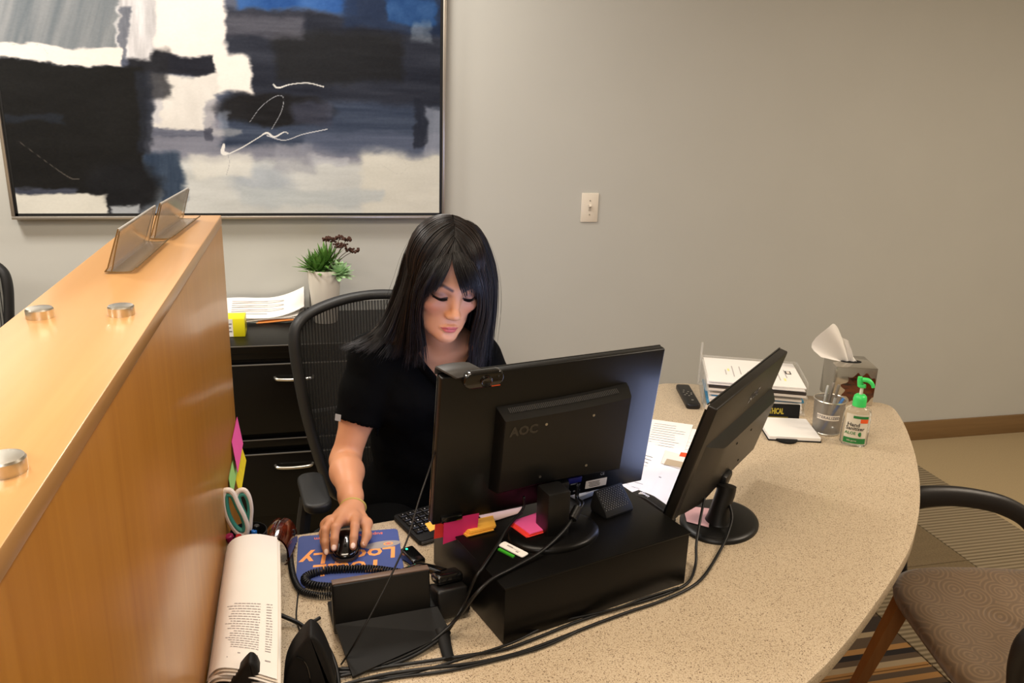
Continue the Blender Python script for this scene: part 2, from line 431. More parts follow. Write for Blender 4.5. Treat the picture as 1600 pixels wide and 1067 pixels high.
    # centre whites
    mixin((240, 233, 227), rect(236, 352, -300, 96, 9), 5, 40, 40, 21)
    mixin((238, 232, 225), rect(300, 392, 84, 142, 8), 5, 40, 30, 22)
    mixin((226, 222, 216), rect(236, 334, 112, 196, 8), 12, 20, 40, 23)
    mixin((188, 188, 196), rect(232, 248, 112, 190, 6)*0.6, 18, 6, 30, 24)
    mixin((140, 140, 154), rect(318, 340, 150, 198, 6)*0.6, 18, 6, 20, 25)
    mixin((30, 32, 42), rect(206, 328, 84, 110, 5), 12, 60, 6, 26)
    mixin((30, 31, 36), rect(206, 262, 80, 150, 9)*0.8, 14, 20, 20, 27)
    mixin((24, 24, 27), ell(428, 164, 92, 25, 0.2), 8, 40, 8, 28)
    mixin((66, 70, 88), rect(455, 520, 150, 186, 12)*0.7, 20, 40, 8, 29)
    # left
    S = U*0.98+V*0.28
    g = fbm(S/13, V/160, 31)
    t = rect(-120, 190, -300, 79, 7)
    base = np.stack([96+60*g, 106+52*g, 114+46*g], -1); col = col*(1-t[..., None])+base*t[..., None]
    mixin((208, 206, 208), rect(186, 240, -300, 92, 7), 40, 8, 50, 32)
    mixin((78, 84, 98), rect(190, 204, 20, 96, 5)*0.7, 20, 6, 20, 33)
    mixin((236, 229, 221), rect(-120, 196, 78, 103, 4), 6, 80, 10, 34)
    mixin((22, 22, 22), rect(-120, 226, 103, 300, 5, 9), 5, 60, 20, 35)
    mixin((34, 38, 48), rect(215, 236, 110, 235, 9)*0.8, 10, 10, 30, 36)
    mixin((40, 48, 62), rect(10, 110, 178, 190, 6)*0.5, 8, 60, 5, 37)
    mixin((24, 25, 28), ell(190, 290, 60, 46, 0.25), 8, 30, 20, 38)
    mixin((66, 70, 84), rect(20, 120, 290, 300, 5), 18, 40, 5, 39)
    mixin((216, 214, 204), rect(-60, 165, 299, 370, 5)*(1-sm(-12, 12, X-178+(330-Y)*0.55)), 6, 40, 20, 40)
    mixin((198, 204, 210), rect(170, 214, 318, 370, 6)*0.8, 10, 20, 12, 41)
    mixin((150, 160, 178), rect(340, 356, 168, 196, 6)*.5, 20, 8, 20, 45)
    mixin((226, 222, 214), rect(330, 372, 196, 204, 5)*.35, 10, 40, 4, 46)
    mixin((92, 96, 112), rect(236, 330, 196, 206, 4)*.8, 16, 40, 4, 47)
    mixin((60, 62, 76), rect(318, 332, 192, 212, 4)*.7, 10, 6, 20, 48)
    mixin((196, 198, 204), rect(484, 540, 236, 250, 6)*.6, 12, 40, 4, 49)
    mixin((150, 152, 164), rect(420, 490, 220, 262, 9)*.5, 16, 10, 14, 50)
    # flung paint
    W = (236, 234, 230)
    stroke([(424, 130, 1.2), (432, 135, 1.6), (452, 129, 0.8), (480, 126, 0.8), (506, 131, 1.0)], 1.1, W)
    stroke([(385, 190, .2), (404, 165, .3), (428, 148, .4), (440, 150, .4), (436, 172, .4), (420, 200, .3)], 0.8, (190, 192, 200), 0.8)
    stroke([(352, 240, 1), (372, 230, 1), (398, 214, .8), (412, 206, 2.2), (424, 212, 2.0), (440, 204, .8), (446, 206, .8)], 1.0, W)
    stroke([(412, 210, 1), (440, 217, .6), (470, 207, .6), (510, 198, .8)], 0.9, (214, 214, 218))
    stroke([(344, 226, 3), (342, 238, 5.5), (350, 240, 2)], 1.2, W)
    stroke([(350, 240, .3), (352, 256, .3), (347, 274, .2)], 0.8, (150, 150, 156), 0.7)
    stroke([(40, 225, .1), (78, 255, .1), (112, 280, .8), (126, 282, .8)], 0.7, (120, 112, 104), 0.7)
    stroke([(600, 255, .1), (628, 270, .1), (642, 258, .1), (630, 236, .1)], 0.7, (180, 176, 170), 0.6)
    stroke([(25, 72+14, .1), (70, 84, .1), (84, 96, .1)], 0.6, (170, 160, 154), 0.5)
    n = (fbm(U/3.2, V/1.6, 55, 3)-0.5)*9
    return np.clip(col+n[..., None], 0, 255)
painting = empty('wall_painting', ((PAINT_X0+PAINT_X1)/2, WALL_Y, PAINT_Z0), 0, 'large black, white and blue abstract painting in a slim silver frame on the wall', 'painting')
cx0, cx1, cz0, cz1 = PAINT_X0+0.020, PAINT_X1-0.020, PAINT_Z0+0.020, PAINT_Z1-0.020
NU, NV = 560, 400
gx = np.linspace(cx0, cx1, NU+1); gz = np.linspace(cz0, cz1, NV+1)
GX, GZ = np.meshgrid(gx, gz)
U = (GX-cx0)/(cx1-cx0); Vv = (GZ-cz0)
cu_ = 39+U*658 - np.clip(Vv/0.80, 0, 2)*(1-U)*42 + np.clip(Vv/0.8, 0, 2)*U*12; cv_ = 331-Vv/0.772*331
COL = paint_canvas(cu_, cv_)*0.93/255.0
COLL = np.where(COL <= 0.04045, COL/12.92, ((COL+0.055)/1.055)**2.4)
relief = (fbm(cu_/4, cv_/3, 77, 3)-0.5)*0.0003
Vc = np.stack([GX, np.full_like(GX, PY+0.010)-relief, GZ], -1).reshape(-1, 3)
idx = np.arange((NU+1)*(NV+1)).reshape(NV+1, NU+1)
Fq = np.stack([idx[:-1, :-1], idx[:-1, 1:], idx[1:, 1:], idx[1:, :-1]], -1).reshape(-1, 4)
def fast_mesh(name, V, Q):
    me = bpy.data.meshes.new(name); V = np.asarray(V, np.float32); Q = np.asarray(Q, np.int32)
    n = Q.shape[1]
    me.vertices.add(len(V)); me.vertices.foreach_set('co', V.ravel())
    me.loops.add(Q.size); me.loops.foreach_set('vertex_index', Q.ravel())
    me.polygons.add(len(Q)); me.polygons.foreach_set('loop_start', np.arange(0, Q.size, n, dtype=np.int32))
    me.update(); me.validate(); return me
def set_col(me, name, rgb):
    a = me.color_attributes.new(name, 'FLOAT_COLOR', 'POINT')
    d = np.ones((len(me.vertices), 4), np.float32); d[:, :3] = rgb; a.data.foreach_set('color', d.ravel())
me = fast_mesh('canvas', Vc, Fq); set_col(me, 'paint', COLL.reshape(-1, 3))
M_PAINT = mat('oil_paint', (255, 255, 255), 0.5, attr='paint', spec=0.18)
link_mesh('canvas', me, M_PAINT, painting, angle=180, world=True)
M_FRAME = mat('frame_silver', (196, 188, 178), 0.32, metal=0.85)
M_LINER = mat('frame_black', (10, 10, 11), 0.5)
w = 0.011
for nm, c, d, mm in (('frame_rail', (0, 0, w/2), 1, M_FRAME), ('frame_rail', (0, 0, 0), 2, M_FRAME), ('frame_stile', 0, 3, M_FRAME), ('frame_stile', 0, 4, M_FRAME)):
    W_, H_ = PAINT_X1-PAINT_X0, PAINT_Z1-PAINT_Z0; cx, cz = (PAINT_X0+PAINT_X1)/2, (PAINT_Z0+PAINT_Z1)/2
    q = {1: ((cx, PY+0.0225, PAINT_Z0+w/2), (W_, 0.045, w)), 2: ((cx, PY+0.0225, PAINT_Z1-w/2), (W_, 0.045, w)),
         3: ((PAINT_X0+w/2, PY+0.0225, cz), (w, 0.045, H_-2*w)), 4: ((PAINT_X1-w/2, PY+0.0225, cz), (w, 0.045, H_-2*w))}[d]
    MB().box(*q, r=0.0015).build(nm, mm, painting, world=True)
lb = MB(); t = 0.010
W_, H_ = PAINT_X1-PAINT_X0-2*w, PAINT_Z1-PAINT_Z0-2*w
for q in (((cx, PY+0.024, PAINT_Z0+w+t/2), (W_, 0.03, t)), ((cx, PY+0.024, PAINT_Z1-w-t/2), (W_, 0.03, t)), ((PAINT_X0+w+t/2, PY+0.024, cz), (t, 0.03, H_)), ((PAINT_X1-w-t/2, PY+0.024, cz), (t, 0.03, H_))):
    lb.box(*q)
lb.build('black_liner', M_LINER, painting, world=True)

# ------------------------------------------------------------------ light switch
sw = empty('light_switch', (1.159, WALL_Y, 1.22), 0, 'ivory toggle light switch on the bare beige wall', 'switch')
M_IVORY = mat('switch_ivory', (226, 216, 200), 0.35)
MB().box((0, -0.003, 0), (0.077, 0.006, 0.125), r=0.0025).build('switch_plate', M_IVORY, sw)
MB().box((0, -0.0068, 0), (0.011, 0.002, 0.026)).build('toggle_slot', mat('slot_grey', (170, 160, 146), 0.5), sw)
MB().box((0, -0.012, 0.004), (0.009, 0.016, 0.011), M=Matrix.Rotation(math.radians(-22), 4, 'X'), r=0.0015).build('toggle', M_IVORY, sw)
for s in (-1, 1):
    MB().cyl((0, -0.0055, s*0.030), (0, -0.0072, s*0.030), 0.0032, 12).build('screw', mat('screw_grey', (176, 170, 158), 0.4, metal=0.5), sw)

# ------------------------------------------------------------------ wooden partition between the two work places
DX0, DX1, DY0, DY1, DZ = -0.351, -0.1935, -0.25, 1.855, 1.416
part_ = empty('reception_partition', ((DX0+DX1)/2, (DY0+DY1)/2, 0), 0, 'tall maple veneered reception partition with round metal caps on top', 'partition')
MB().box(((DX0+DX1)/2, (DY0+DY1)/2, (DZ-0.02)/2), (DX1-DX0, DY1-DY0, DZ-0.02), r=0.0015).build('partition_body', M_MAPLE, part_, world=True)
MB().box(((DX0+DX1)/2, (DY0+DY1)/2, DZ-0.0100), (DX1-DX0+0.0015, DY1-DY0+0.0015, 0.02), r=0.0018).build('partition_top', M_MAPLE_TOP, part_, world=True)
for (x, y) in ((-0.321, 1.043), (-0.232, 1.045), (-0.225, 0.609), (-0.321, 0.609)):
    MB().lathe([(0.0153, 0), (0.0153, 0.0100), (0.0141, 0.0117), (0.011, 0.0123), (0.0, 0.0123)], 36, TR(x, y, DZ), cap=False).build('metal_cap', M_CHROME, part_, world=True)

def sign_holder(name, x, y, rz, L, label):
    """bent clear acrylic easel: a leaning pocket with a J foot"""
    e = empty(name, (x, y, DZ), rz, label, 'sign holder', 'acrylic sign holders on the partition')
    prof = [(-0.030, 0.0012), (0.012, 0.0012), (0.026, 0.004), (0.034, 0.013)]       # foot, seen along its length (u, z)
    th = 0.002; K = 0.66
    def sheet(pr):
        P = [Vector((a*K, 0, b*K+0.0006)) for a, b in pr]; V = []; mb = MB()
        n = len(P)
        for s in (0, 1):
            for sgn in (-1, 1):
                for i in range(n):
                    d = (P[min(i+1, n-1)]-P[max(i-1, 0)]).normalized(); nn = Vector((-d.z, 0, d.x))
                    V.append(P[i]+nn*sgn*th/2+Vector((0, (s-0.5)*L, 0)))
        F_ = []
        A = lambda s, g, i: (s*2+g)*n+i
        for i in range(n-1):
            F_ += [(A(0, 0, i), A(0, 0, i+1), A(1, 0, i+1), A(1, 0, i)), (A(0, 1, i), A(1, 1, i), A(1, 1, i+1), A(0, 1, i+1)),
                   (A(0, 0, i), A(0, 1, i), A(0, 1, i+1), A(0, 0, i+1)), (A(1, 0, i), A(1, 0, i+1), A(1, 1, i+1), A(1, 1, i))]
        F_ += [(A(0, 0, 0), A(1, 0, 0), A(1, 1, 0), A(0, 1, 0)), (A(0, 0, n-1), A(0, 1, n-1), A(1, 1, n-1), A(1, 0, n-1))]
        mb.add(V, F_); return mb
    arc = [(-0.030+0.0, 0.003)] 
    foot = [(0.040, 0.012), (0.034, 0.0065), (0.026, 0.003), (0.014, 0.002), (0.0, 0.002), (-0.014, 0.0025), (-0.024, 0.004)]
    sheet(foot).build('foot', M_SMOKE, e)
    back = [(-0.026, 0.003), (-0.019, 0.012), (-0.006, 0.050), (0.010, 0.096), (0.0115, 0.0985)]
    front = [(-0.012, 0.005), (-0.009, 0.0135), (0.0, 0.048), (0.0135, 0.094)]
    sheet(back).build('back_panel', M_SMOKE, e)
    fo = sheet(front).build('front_panel', M_SMOKE, e)
    for pr, nm in ((foot, 'foot_edge'), (back, 'panel_edge'), (front, 'pocket_edge')):
        for sg in (-1, 1): MB().tube([(a*K, sg*L/2, b*K+.0008) for a, b in pr], .0010, 5).build(nm, M_EDGEC, e)
    MB().tube([(back[-1][0]*K, -L/2, back[-1][1]*K), (back[-1][0]*K, L/2, back[-1][1]*K)], .0016, 6).build('top_edge', M_EDGEL, e)
    MB().tube([(foot[0][0]*K, -L/2, foot[0][1]*K), (foot[0][0]*K, L/2, foot[0][1]*K)], .0010, 5).build('front_edge', M_EDGEC, e)
    return e
M_SMOKE = mat('acrylic_smoky', (196, 188, 172), 0.10, alpha=0.40, metal=0.6)
M_EDGEC = mat('acrylic_edge', (120, 96, 58), .2, metal=.3); M_EDGEL = mat('acrylic_edge_light', (206, 204, 198), .15, metal=.3)
sign_holder('sign_holder', -0.279, 1.405, math.radians(-2), 0.25, 'nearer empty clear acrylic sign holder on the partition top')
sign_holder('sign_holder', -0.262, 1.675, math.radians(-4), 0.235, 'farther empty clear acrylic sign holder at the partition end')

# ------------------------------------------------------------------ desk
outer = [(-0.1925, 0.66), (-0.1, 0.665), (0.2, 0.735), (0.5, 0.86), (0.789, 1.014), (0.921, 1.096), (1.065, 1.2), (1.173, 1.283), (1.289, 1.38), (1.411, 1.507), (1.524, 1.644), (1.626, 1.786),
         (1.706, 1.912), (1.764, 2.012), (1.806, 2.097), (1.824, 2.150), (1.815, 2.180), (1.795, 2.196)]
inner = [(1.235, 2.462), (1.195, 2.467), (1.15, 2.470), (1.08, 2.43), (0.97, 2.31), (0.80, 2.125), (0.60, 1.955), (0.40, 1.805), (0.27, 1.735), (0.152, 1.692), (-0.095, 1.660), (-0.1925, 1.645)]
oc = [tuple(p[:2]) for p in crom([(*p, 0) for p in outer], 5)]; ic = [tuple(p[:2]) for p in crom([(*p, 0) for p in inner], 5)]
desk = empty('reception_desk', (0.6, 1.4, 0), 0, 'curved reception desk with a speckled beige stone worktop', 'desk')
MB().prism(oc+ic, 0.708, 0.74, r=0.003).build('worktop', M_QUARTZ, desk, world=True)
inset = [(-0.18, 0.95), (0.1, 0.98), (0.5, 1.13), (0.85, 1.34), (1.1, 1.56), (1.3, 1.85), (1.42, 2.1)]
pc = crom([(*p, 0) for p in inset], 6); fp = MB()
pin = []; 
for i, q in enumerate(pc):
    d = (pc[min(i+1, len(pc)-1)]-pc[max(i-1, 0)]); d = d/np.linalg.norm(d); pin.append((q[0]-d[1]*0.03, q[1]+d[0]*0.03))
fp.prism([tuple(q[:2]) for q in pc]+pin[::-1], 0.0, 0.707).build('front_panel', M_MAPLE, desk, world=True)

# ------------------------------------------------------------------ black cabinet behind
CRY = 2.92; CRX0, CRX1 = -0.69, 0.50
def cz_(py, px=400): return at(px, py, y=CRY).z
ct = at(400, 539, y=CRY).z
cred = empty('drawer_cabinet', ((CRX0+CRX1)/2, (CRY+WALL_Y)/2, 0), 0, 'low black two drawer cabinet against the wall behind the woman', 'cabinet')
W_ = CRX1-CRX0; cxm = (CRX0+CRX1)/2; dep = WALL_Y-0.012-CRY
MB().box((cxm, CRY+dep/2+0.011, (ct-0.032)/2), (W_-0.02, dep-0.022, ct-0.032), r=0.002).build('cabinet_body', M_BLAM, cred, world=True)
MB().box((cxm, CRY+dep/2-0.004, ct-0.015), (W_, dep+0.008, 0.030), r=0.004, seg=3).build('cabinet_top', M_BLAM, cred, world=True)
M_GLINT = mat('edge_glint', (104, 102, 98), 0.35, metal=0.3)  # paler grey imitating the light that the cabinet's front edges catch
MB().box((cxm, CRY-0.0085, ct-0.002), (W_-0.004, 0.003, 0.004), r=0.001).build('top_edge', M_GLINT, cred, world=True)  # thin added lip, a painted highlight along the top slab
for (pa, pb, ph, hx0, hx1) in ((568, 677, 590, 424, 0), (708, 806, 727, 430, 490)):
    za, zb = cz_(pa), cz_(pb)
    dr = MB().box((cxm, CRY+0.001, (za+zb)/2), (W_-0.03, 0.022, za-zb), r=0.003).build('drawer', M_BLAM, cred, world=True)
    ed = MB().box((cxm, CRY-0.0105, za-0.002), (W_-0.032, 0.005, 0.0045), r=0.001).build('drawer_glint', M_GLINT, dr, world=True)  # painted highlight along the drawer's upper edge
    zh = at(460, ph, y=CRY-0.02).z; hx = at(460, ph, y=CRY).x
    P = [(hx-0.068, CRY-0.010, zh), (hx-0.060, CRY-0.026, zh-0.0015), (hx-0.03, CRY-0.031, zh-0.003), (hx, CRY-0.032, zh-0.0035), (hx+0.03, CRY-0.031, zh-0.003), (hx+0.060, CRY-0.026, zh-0.0015), (hx+0.068, CRY-0.010, zh)]
    MB().tube(P, 0.0055, 10, smooth=4).build('drawer_handle', M_CHROME, dr, world=True)
mid = (cz_(677)+cz_(708))/2
MB().box((cxm, CRY+0.004, mid), (W_-0.03, 0.02, 0.030), r=0.002).build('divider_rail', M_BLAM, cred, world=True)
MB().box((cxm, CRY-0.0055, mid+0.0145), (W_-0.032, 0.003, 0.004), r=0.001).build('rail_glint', M_GLINT, cred, world=True)  # painted highlight along the rail's upper edge
MB().box((cxm, CRY+0.006, cz_(555)), (W_-0.03, 0.02, 0.028), r=0.002).build('top_rail', M_BLAM, cred, world=True)
CT = ct
# ------------------------------------------------------------------ black riser box and the two monitors
TOPZ = 0.74
BX, BY, BA = 0.302, 1.210, math.radians(16.5)
BW, BD, BH = 0.425, 0.30, 0.115
riser = empty('monitor_riser', (BX, BY, TOPZ), BA, 'long black box used as a monitor riser on the desk', 'box')
MB().box((BW/2, BD/2, BH/2), (BW, BD, BH), r=0.0022).build('riser_body', M_BLAM, riser)
MB().box((BW/2, BD/2, BH+0.0012), (BW+0.004, BD+0.004, 0.0036), r=0.0014).build('riser_lid', M_BLAM, riser)
BZ = TOPZ+BH+0.003

def monitor_frame(c, a, t):
    r = Vector((math.cos(a), math.sin(a), 0)); n0 = Vector((math.sin(a), -math.cos(a), 0))
    up = Vector((0, 0, math.cos(t)))+n0*math.sin(t); return frame(c, r, up)
M_MON = mat('monitor_back', (9, 9, 8), 0.36, bump=0.12, bscale=1500, coat=0.06)
M_MONB = mat('monitor_back_brown', (24, 21, 17), 0.38, bump=0.12, bscale=1500)
M_SCREW = mat('screw_bright', (190, 188, 180), 0.3, metal=1.0)
def monitor_bulge(x0, x1, y0, y1, dep, sl_top, sl_side, curve=0.0, n=16, sl_left=None):
    """raised rear housing with a sloped top; z 0 at the panel"""
    mb = MB(); V = []; F_ = []
    rows = []
    xs = np.linspace(0, 1, n+1)
    kl = 1.0 if sl_left is None else sl_left/sl_side
    def ring(ins_top, ins_side, ins_bot, z):
        P = []
        for t in xs: P.append((x0+ins_side*kl+(x1-x0-ins_side*(1+kl))*t, y1-ins_top+curve*(t**3), z))
        for t in xs[::-1]: P.append((x0+ins_side*kl+(x1-x0-ins_side*(1+kl))*t, y0+ins_bot+0.004*math.sin(t*PI), z))
        return P
    rs = [ring(0, 0, 0, -0.001), ring(sl_top*0.25, sl_side*0.2, 0.002, dep*0.35), ring(sl_top*0.92, sl_side*0.8, 0.006, dep*0.93), ring(sl_top, sl_side, 0.009, dep)]
    N = len(rs[0])
    for r_ in rs: V += r_
    for i in range(len(rs)-1):
        for k in range(N):
            a, b = i*N+k, i*N+(k+1) % N; F_.append((b, a, a+N, b+N))
    o = (len(rs)-1)*N
    for k in range(n): F_.append((o+k, o+2*n+1-k, o+2*n-k, o+k+1))
    mb.add(V, F_); return mb

# first monitor, seen from behind
M1 = monitor_frame((0.4405, 1.4267, 1.0463), 0.231, 0.130)
mon1 = empty('computer_monitor', (0.432, 1.377, BZ), 0, 'wide black monitor seen from behind, on the black riser box', 'monitor')
W1, H1 = 0.487, 0.317
MB().box((0, 0, -0.009), (W1, H1, 0.018), r=0.0035, seg=3, M=M1).build('panel_shell', M_MON, mon1, world=True)
sb = MB().prism(rrect(0.477, 0.268, 0.001), -0.0195, -0.0183, M=M1 @ Matrix.Translation((0, 0.012, 0)))
M_SCR = mat('screen_glow', (190, 205, 240), 0.3, emit=(188, 202, 255), estr=3.2)
sb.build('screen', M_SCR, mon1, world=True)
bz = MB()
for c, d in (((0, 0.151, -0.0195), (W1, 0.014, 0.003)), ((0, -0.140, -0.0195), (W1, 0.036, 0.003)), ((-0.2405, 0.01, -0.0195), (0.006, 0.28, 0.003)), ((0.2405, 0.01, -0.0195), (0.006, 0.28, 0.003))): bz.box(c, d, M=M1)
bz.build('screen_bezel', M_GLOSS, mon1, world=True)
bg = monitor_bulge(-0.130, 0.160, -0.098, 0.083, 0.032, 0.016, 0.007, curve=0.010).add([], []); 
bgo = MB(); bgo.add(bg.V, bg.F, M1); bulge1 = bgo.build('rear_housing', M_MON, mon1, world=True, angle=28)
slots = MB()
for k in range(62):
    x = -0.108+k*0.0039; t = (x+0.13)/0.29
    slots.box((0, 0, 0), (0.0017, 0.0013, 0.0125), M=M1 @ Matrix.Translation((x, 0.0785+0.010*t**3, 0.0135)) @ Matrix.Rotation(math.radians(22), 4, 'X'))
so = slots.build('vent_slots', M_DGREY, bulge1, smooth=False, world=True); so['kind'] = 'stuff'
for (x, y) in ((-0.0358, 0.0476), (0.0695, 0.0499), (0.0687, -0.0644), (-0.0358, -0.0701)):
    MB().cyl((x, y, 0.031), (x, y, 0.0328), 0.0028, 10, M=M1).build('screw', M_SCREW, mon1, world=True)
text_mb('AOC', 0.026, M1 @ Matrix.Translation((-0.083, 0.042, 0.0322)), 0.0004, bold=0.0012, spacing=1.05).build('raised_letters', M_GLOSS, mon1, smooth=False, world=True)
lab = MB().prism(rrect(0.052, 0.019, 0.001), 0.0003, 0.0007, M=M1 @ Matrix.Translation((0.123, -0.1385, 0))).build('rating_label', M_PAPER2, mon1, world=True)
tl = MB()
for j in range(4):
    tl.box((0.117+0.001*j, -0.1335-0.0035*j, 0.0008), (0.028-0.003*(j % 2), 0.0014, 0.0002), M=M1)
tl.build('label_print', M_INKD, lab, smooth=False, world=True)
text_mb('CE', 0.009, M1 @ Matrix.Translation((0.1354, -0.118, 0.0004))).build('printed_mark', mat('print_grey', (150, 150, 150), 0.6), mon1, smooth=False, world=True)
pn = MB()
for k in range(3): pn.box((0.060+0.011*k, -0.147, 0.0006), (0.005, 0.003, 0.0003), M=M1)
pn.box((0.063, -0.124, 0.0006), (0.012, 0.003, 0.0003), M=M1); pn.box((0.068, -0.129, 0.0006), (0.016, 0.003, 0.0003), M=M1)
pn.build('port_symbols', mat('print_grey', (150, 150, 150), 0.6), mon1, smooth=False, world=True)
MB().box((0.062, -0.112, 0.006), (0.032, 0.014, 0.012), M=M1, r=0.002).build('blue_port', mat('port_blue', (26, 30, 110), 0.4), mon1, world=True)
tag(MB().box((-0.205, -0.148, 0.002), (0.045, 0.014, 0.008), M=M1, r=0.003).build('corner_pad', M_GLOSS, mon1, world=True))
# stand: oval foot and a square neck
MB().lathe([(0.0, 0), (1.0, 0), (1.0, 0.35), (0.96, 0.75), (0.86, 1.0), (0.0, 1.0)], 56, TR(0.437, 1.374, BZ, 0.231) @ Matrix.Diagonal((0.096, 0.072, 0.012, 1)), cap=False).build('stand_base', M_BLAM, mon1, world=True, angle=50)
nk = MB(); A = Vector((0.433, 1.347, BZ+0.008)); 
nk.box((0.433, 1.372, BZ+0.052), (0.050, 0.050, 0.10), M=TR(0.433, 1.372, 0, 0.231) @ TR(-0.433, -1.372, 0), r=0.005)
nk.build('stand_neck', M_BLACK, mon1, world=True)
MB().box((0.012, -0.122, 0.014), (0.056, 0.045, 0.030), M=M1, r=0.006).build('neck_hinge', M_BLACK, mon1, world=True)

# webcam clipped on its top corner
M_W = M1 @ Matrix.Translation((-0.176, 0.158, 0))
cam_o = empty('webcam', tuple(M_W.translation), 0, 'small glossy black webcam clipped on the top left corner of the monitor', 'webcam')
MB().prism(rrect(0.078, 0.032, 0.015, 6), 0.012, 0.030, M=M_W @ Matrix.Translation((0.003, 0.001, 0)), r=0.004, seg=3).build('webcam_body', M_GLOSS, cam_o, world=True)
MB().lathe([(0.0100, 0), (0.0115, 0.003), (0.0095, 0.0045), (0.0075, 0.003), (0.0, 0.0025)], 24, M_W @ Matrix.Translation((0.006, -0.001, 0.0285)), cap=False).build('lens', mat('lens_black', (6, 6, 8), 0.05, coat=0.5), cam_o, world=True)
MB().box((0.026, -0.0125, 0.0302), (0.017, 0.0014, 0.0008), M=M_W).build('orange_strip', mat('strip_orange', (226, 88, 40), 0.4), cam_o, world=True)
MB().cyl((0.030, 0.006, 0.0296), (0.030, 0.006, 0.0308), 0.0018, 10, M=M_W).build('microphone_dot', M_DGREY, cam_o, world=True)
MB().tube([(-0.002, 0.0055, 0.018), (-0.004, 0.013, 0.006), (-0.005, 0.013, -0.015), (-0.005, 0.009, -0.026), (-0.005, -0.004, -0.027)], 0.0045, 10, smooth=5, flat=1.0, M=M_W @ Matrix.Diagonal((7.5, 1, 1, 1))).build('clip', M_DGREY, cam_o, world=True)

# second monitor, turned and tilted
M2 = monitor_frame((0.919, 1.5697, 0.959), 0.748, 0.257)
mon2 = empty('computer_monitor', (0.905, 1.545, TOPZ), 0, 'black monitor turned sideways and tilted back, standing directly on the desk', 'monitor')
W2, H2 = 0.490, 0.2915
MB().box((0, 0, -0.0105), (W2, H2, 0.021), r=0.0035, seg=3, M=M2).build('panel_shell', M_MONB, mon2, world=True)
MB().prism(rrect(0.477, 0.262, 0.001), -0.0222, -0.0212, M=M2 @ Matrix.Translation((0, 0.006, 0))).build('screen', M_SCR, mon2, world=True)
bz = MB()
for c, d in (((0, 0.1395, -0.0222), (W2, 0.0125, 0.003)), ((0, -0.136, -0.0222), (W2, 0.020, 0.003)), ((-0.2425, 0.005, -0.0222), (0.005, 0.27, 0.003)), ((0.2425, 0.005, -0.0222), (0.005, 0.27, 0.003))): bz.box(c, d, M=M2)
bz.build('screen_bezel', M_GLOSS, mon2, world=True)
bg = monitor_bulge(-0.215, 0.238, -0.138, 0.044, 0.021, 0.027, 0.007, curve=0.0, sl_left=0.10)
bgo = MB(); bgo.add(bg.V, bg.F, M2); bulge2 = bgo.build('rear_housing', M_MONB, mon2, world=True, angle=28)
text_mb('AOC', 0.030, M2 @ Matrix.Translation((0.055, 0.082, 0.0002)), 0.0006, bold=0.0012, spacing=1.05).build('raised_letters', M_GLOSS, mon2, smooth=False, world=True)
for (x, y) in ((-0.02, -0.012), (0.08, -0.012), (0.08, -0.100), (-0.02, -0.100)):
    MB().cyl((x, y, 0.020), (x, y, 0.0222), 0.003, 10, M=M2).build('screw', M_BLACKM, mon2, world=True)
MB().box((-0.2405, 0.140, -0.022), (0.010, 0.010, 0.004), M=M2).build('corner_label', M_PAPER2, mon2, world=True)
BS2 = (0.897, 1.548)
MB().lathe([(0.0, 0), (1.0, 0), (1.0, 0.35), (0.96, 0.75), (0.86, 1.0), (0.0, 1.0)], 56, TR(*BS2, TOPZ, 0.748) @ Matrix.Diagonal((0.108, 0.088, 0.013, 1)), cap=False).build('stand_base', M_BLACK, mon2, world=True, angle=50)
pt = Vector((0.905, 1.560, 0.880))
MB().tube([(0.886, 1.534, TOPZ+0.010), (0.886, 1.534, TOPZ+0.022), (0.890, 1.536, TOPZ+0.05), (0.900, 1.540, TOPZ+0.080), (0.903, 1.543, TOPZ+0.098)], [0.034, 0.027, 0.022, 0.022, 0.022], 20, smooth=5).build('stand_neck', M_BLACK, mon2, world=True)
MB().box((0.0, -0.120, 0.022), (0.05, 0.04, 0.022), M=M2, r=0.008).build('neck_hinge', M_BLACK, mon2, world=True)

# ------------------------------------------------------------------ sticky notes, card and speaker on the riser
M_PINK = mat('note_pink', (240, 92, 158), 0.7, noise=0.03); M_MAG = mat('note_magenta', (206, 40, 104), 0.7, noise=0.03)
M_RED = mat('note_red', (238, 66, 56), 0.7); M_ORG = mat('note_orange', (248, 184, 70), 0.7, noise=0.03); M_YEL = mat('note_yellow', (232, 206, 30), 0.7, noise=0.12, nscale=60); M_LGR = mat('note_green', (150, 200, 110), 0.7)
def sheet_quad(P4, nu=6, nv=6, sag=0.0, th=0.0006):
    a, b, c, d = [Vector(q) for q in P4]; nrm = (b-a).cross(d-a).normalized(); mb = MB()
    def f(u, v): return (a*(1-u)+b*u)*(1-v)+(d*(1-u)+c*u)*v + nrm*sag*math.sin(PI*u)*(1-v*0.4)
    mb.grid(f, nu, nv)
    def g(u, v): return f(1-u, v)-nrm*th
    mb.grid(g, nu, nv); return mb
tag(sheet_quad([M1 @ Vector((-0.222, -0.150, 0.0048)), M1 @ Vector((-0.148, -0.148, 0.0048)), M1 @ Vector((-0.152, -0.192, 0.010)), M1 @ Vector((-0.224, -0.198, 0.012))], sag=0.003).build('sticky_note', M_MAG), 'magenta sticky note hanging from the lower left corner of the monitor', 'sticky note')
tag(sheet_quad([M1 @ Vector((-0.236, -0.150, -0.004)), M1 @ Vector((-0.198, -0.150, -0.004)), M1 @ Vector((-0.198, -0.193, 0.000)), M1 @ Vector((-0.2385, -0.190, 0.000))], sag=0.002).build('sticky_note', M_RED), 'red sticky note hanging half behind the magenta one', 'sticky note')
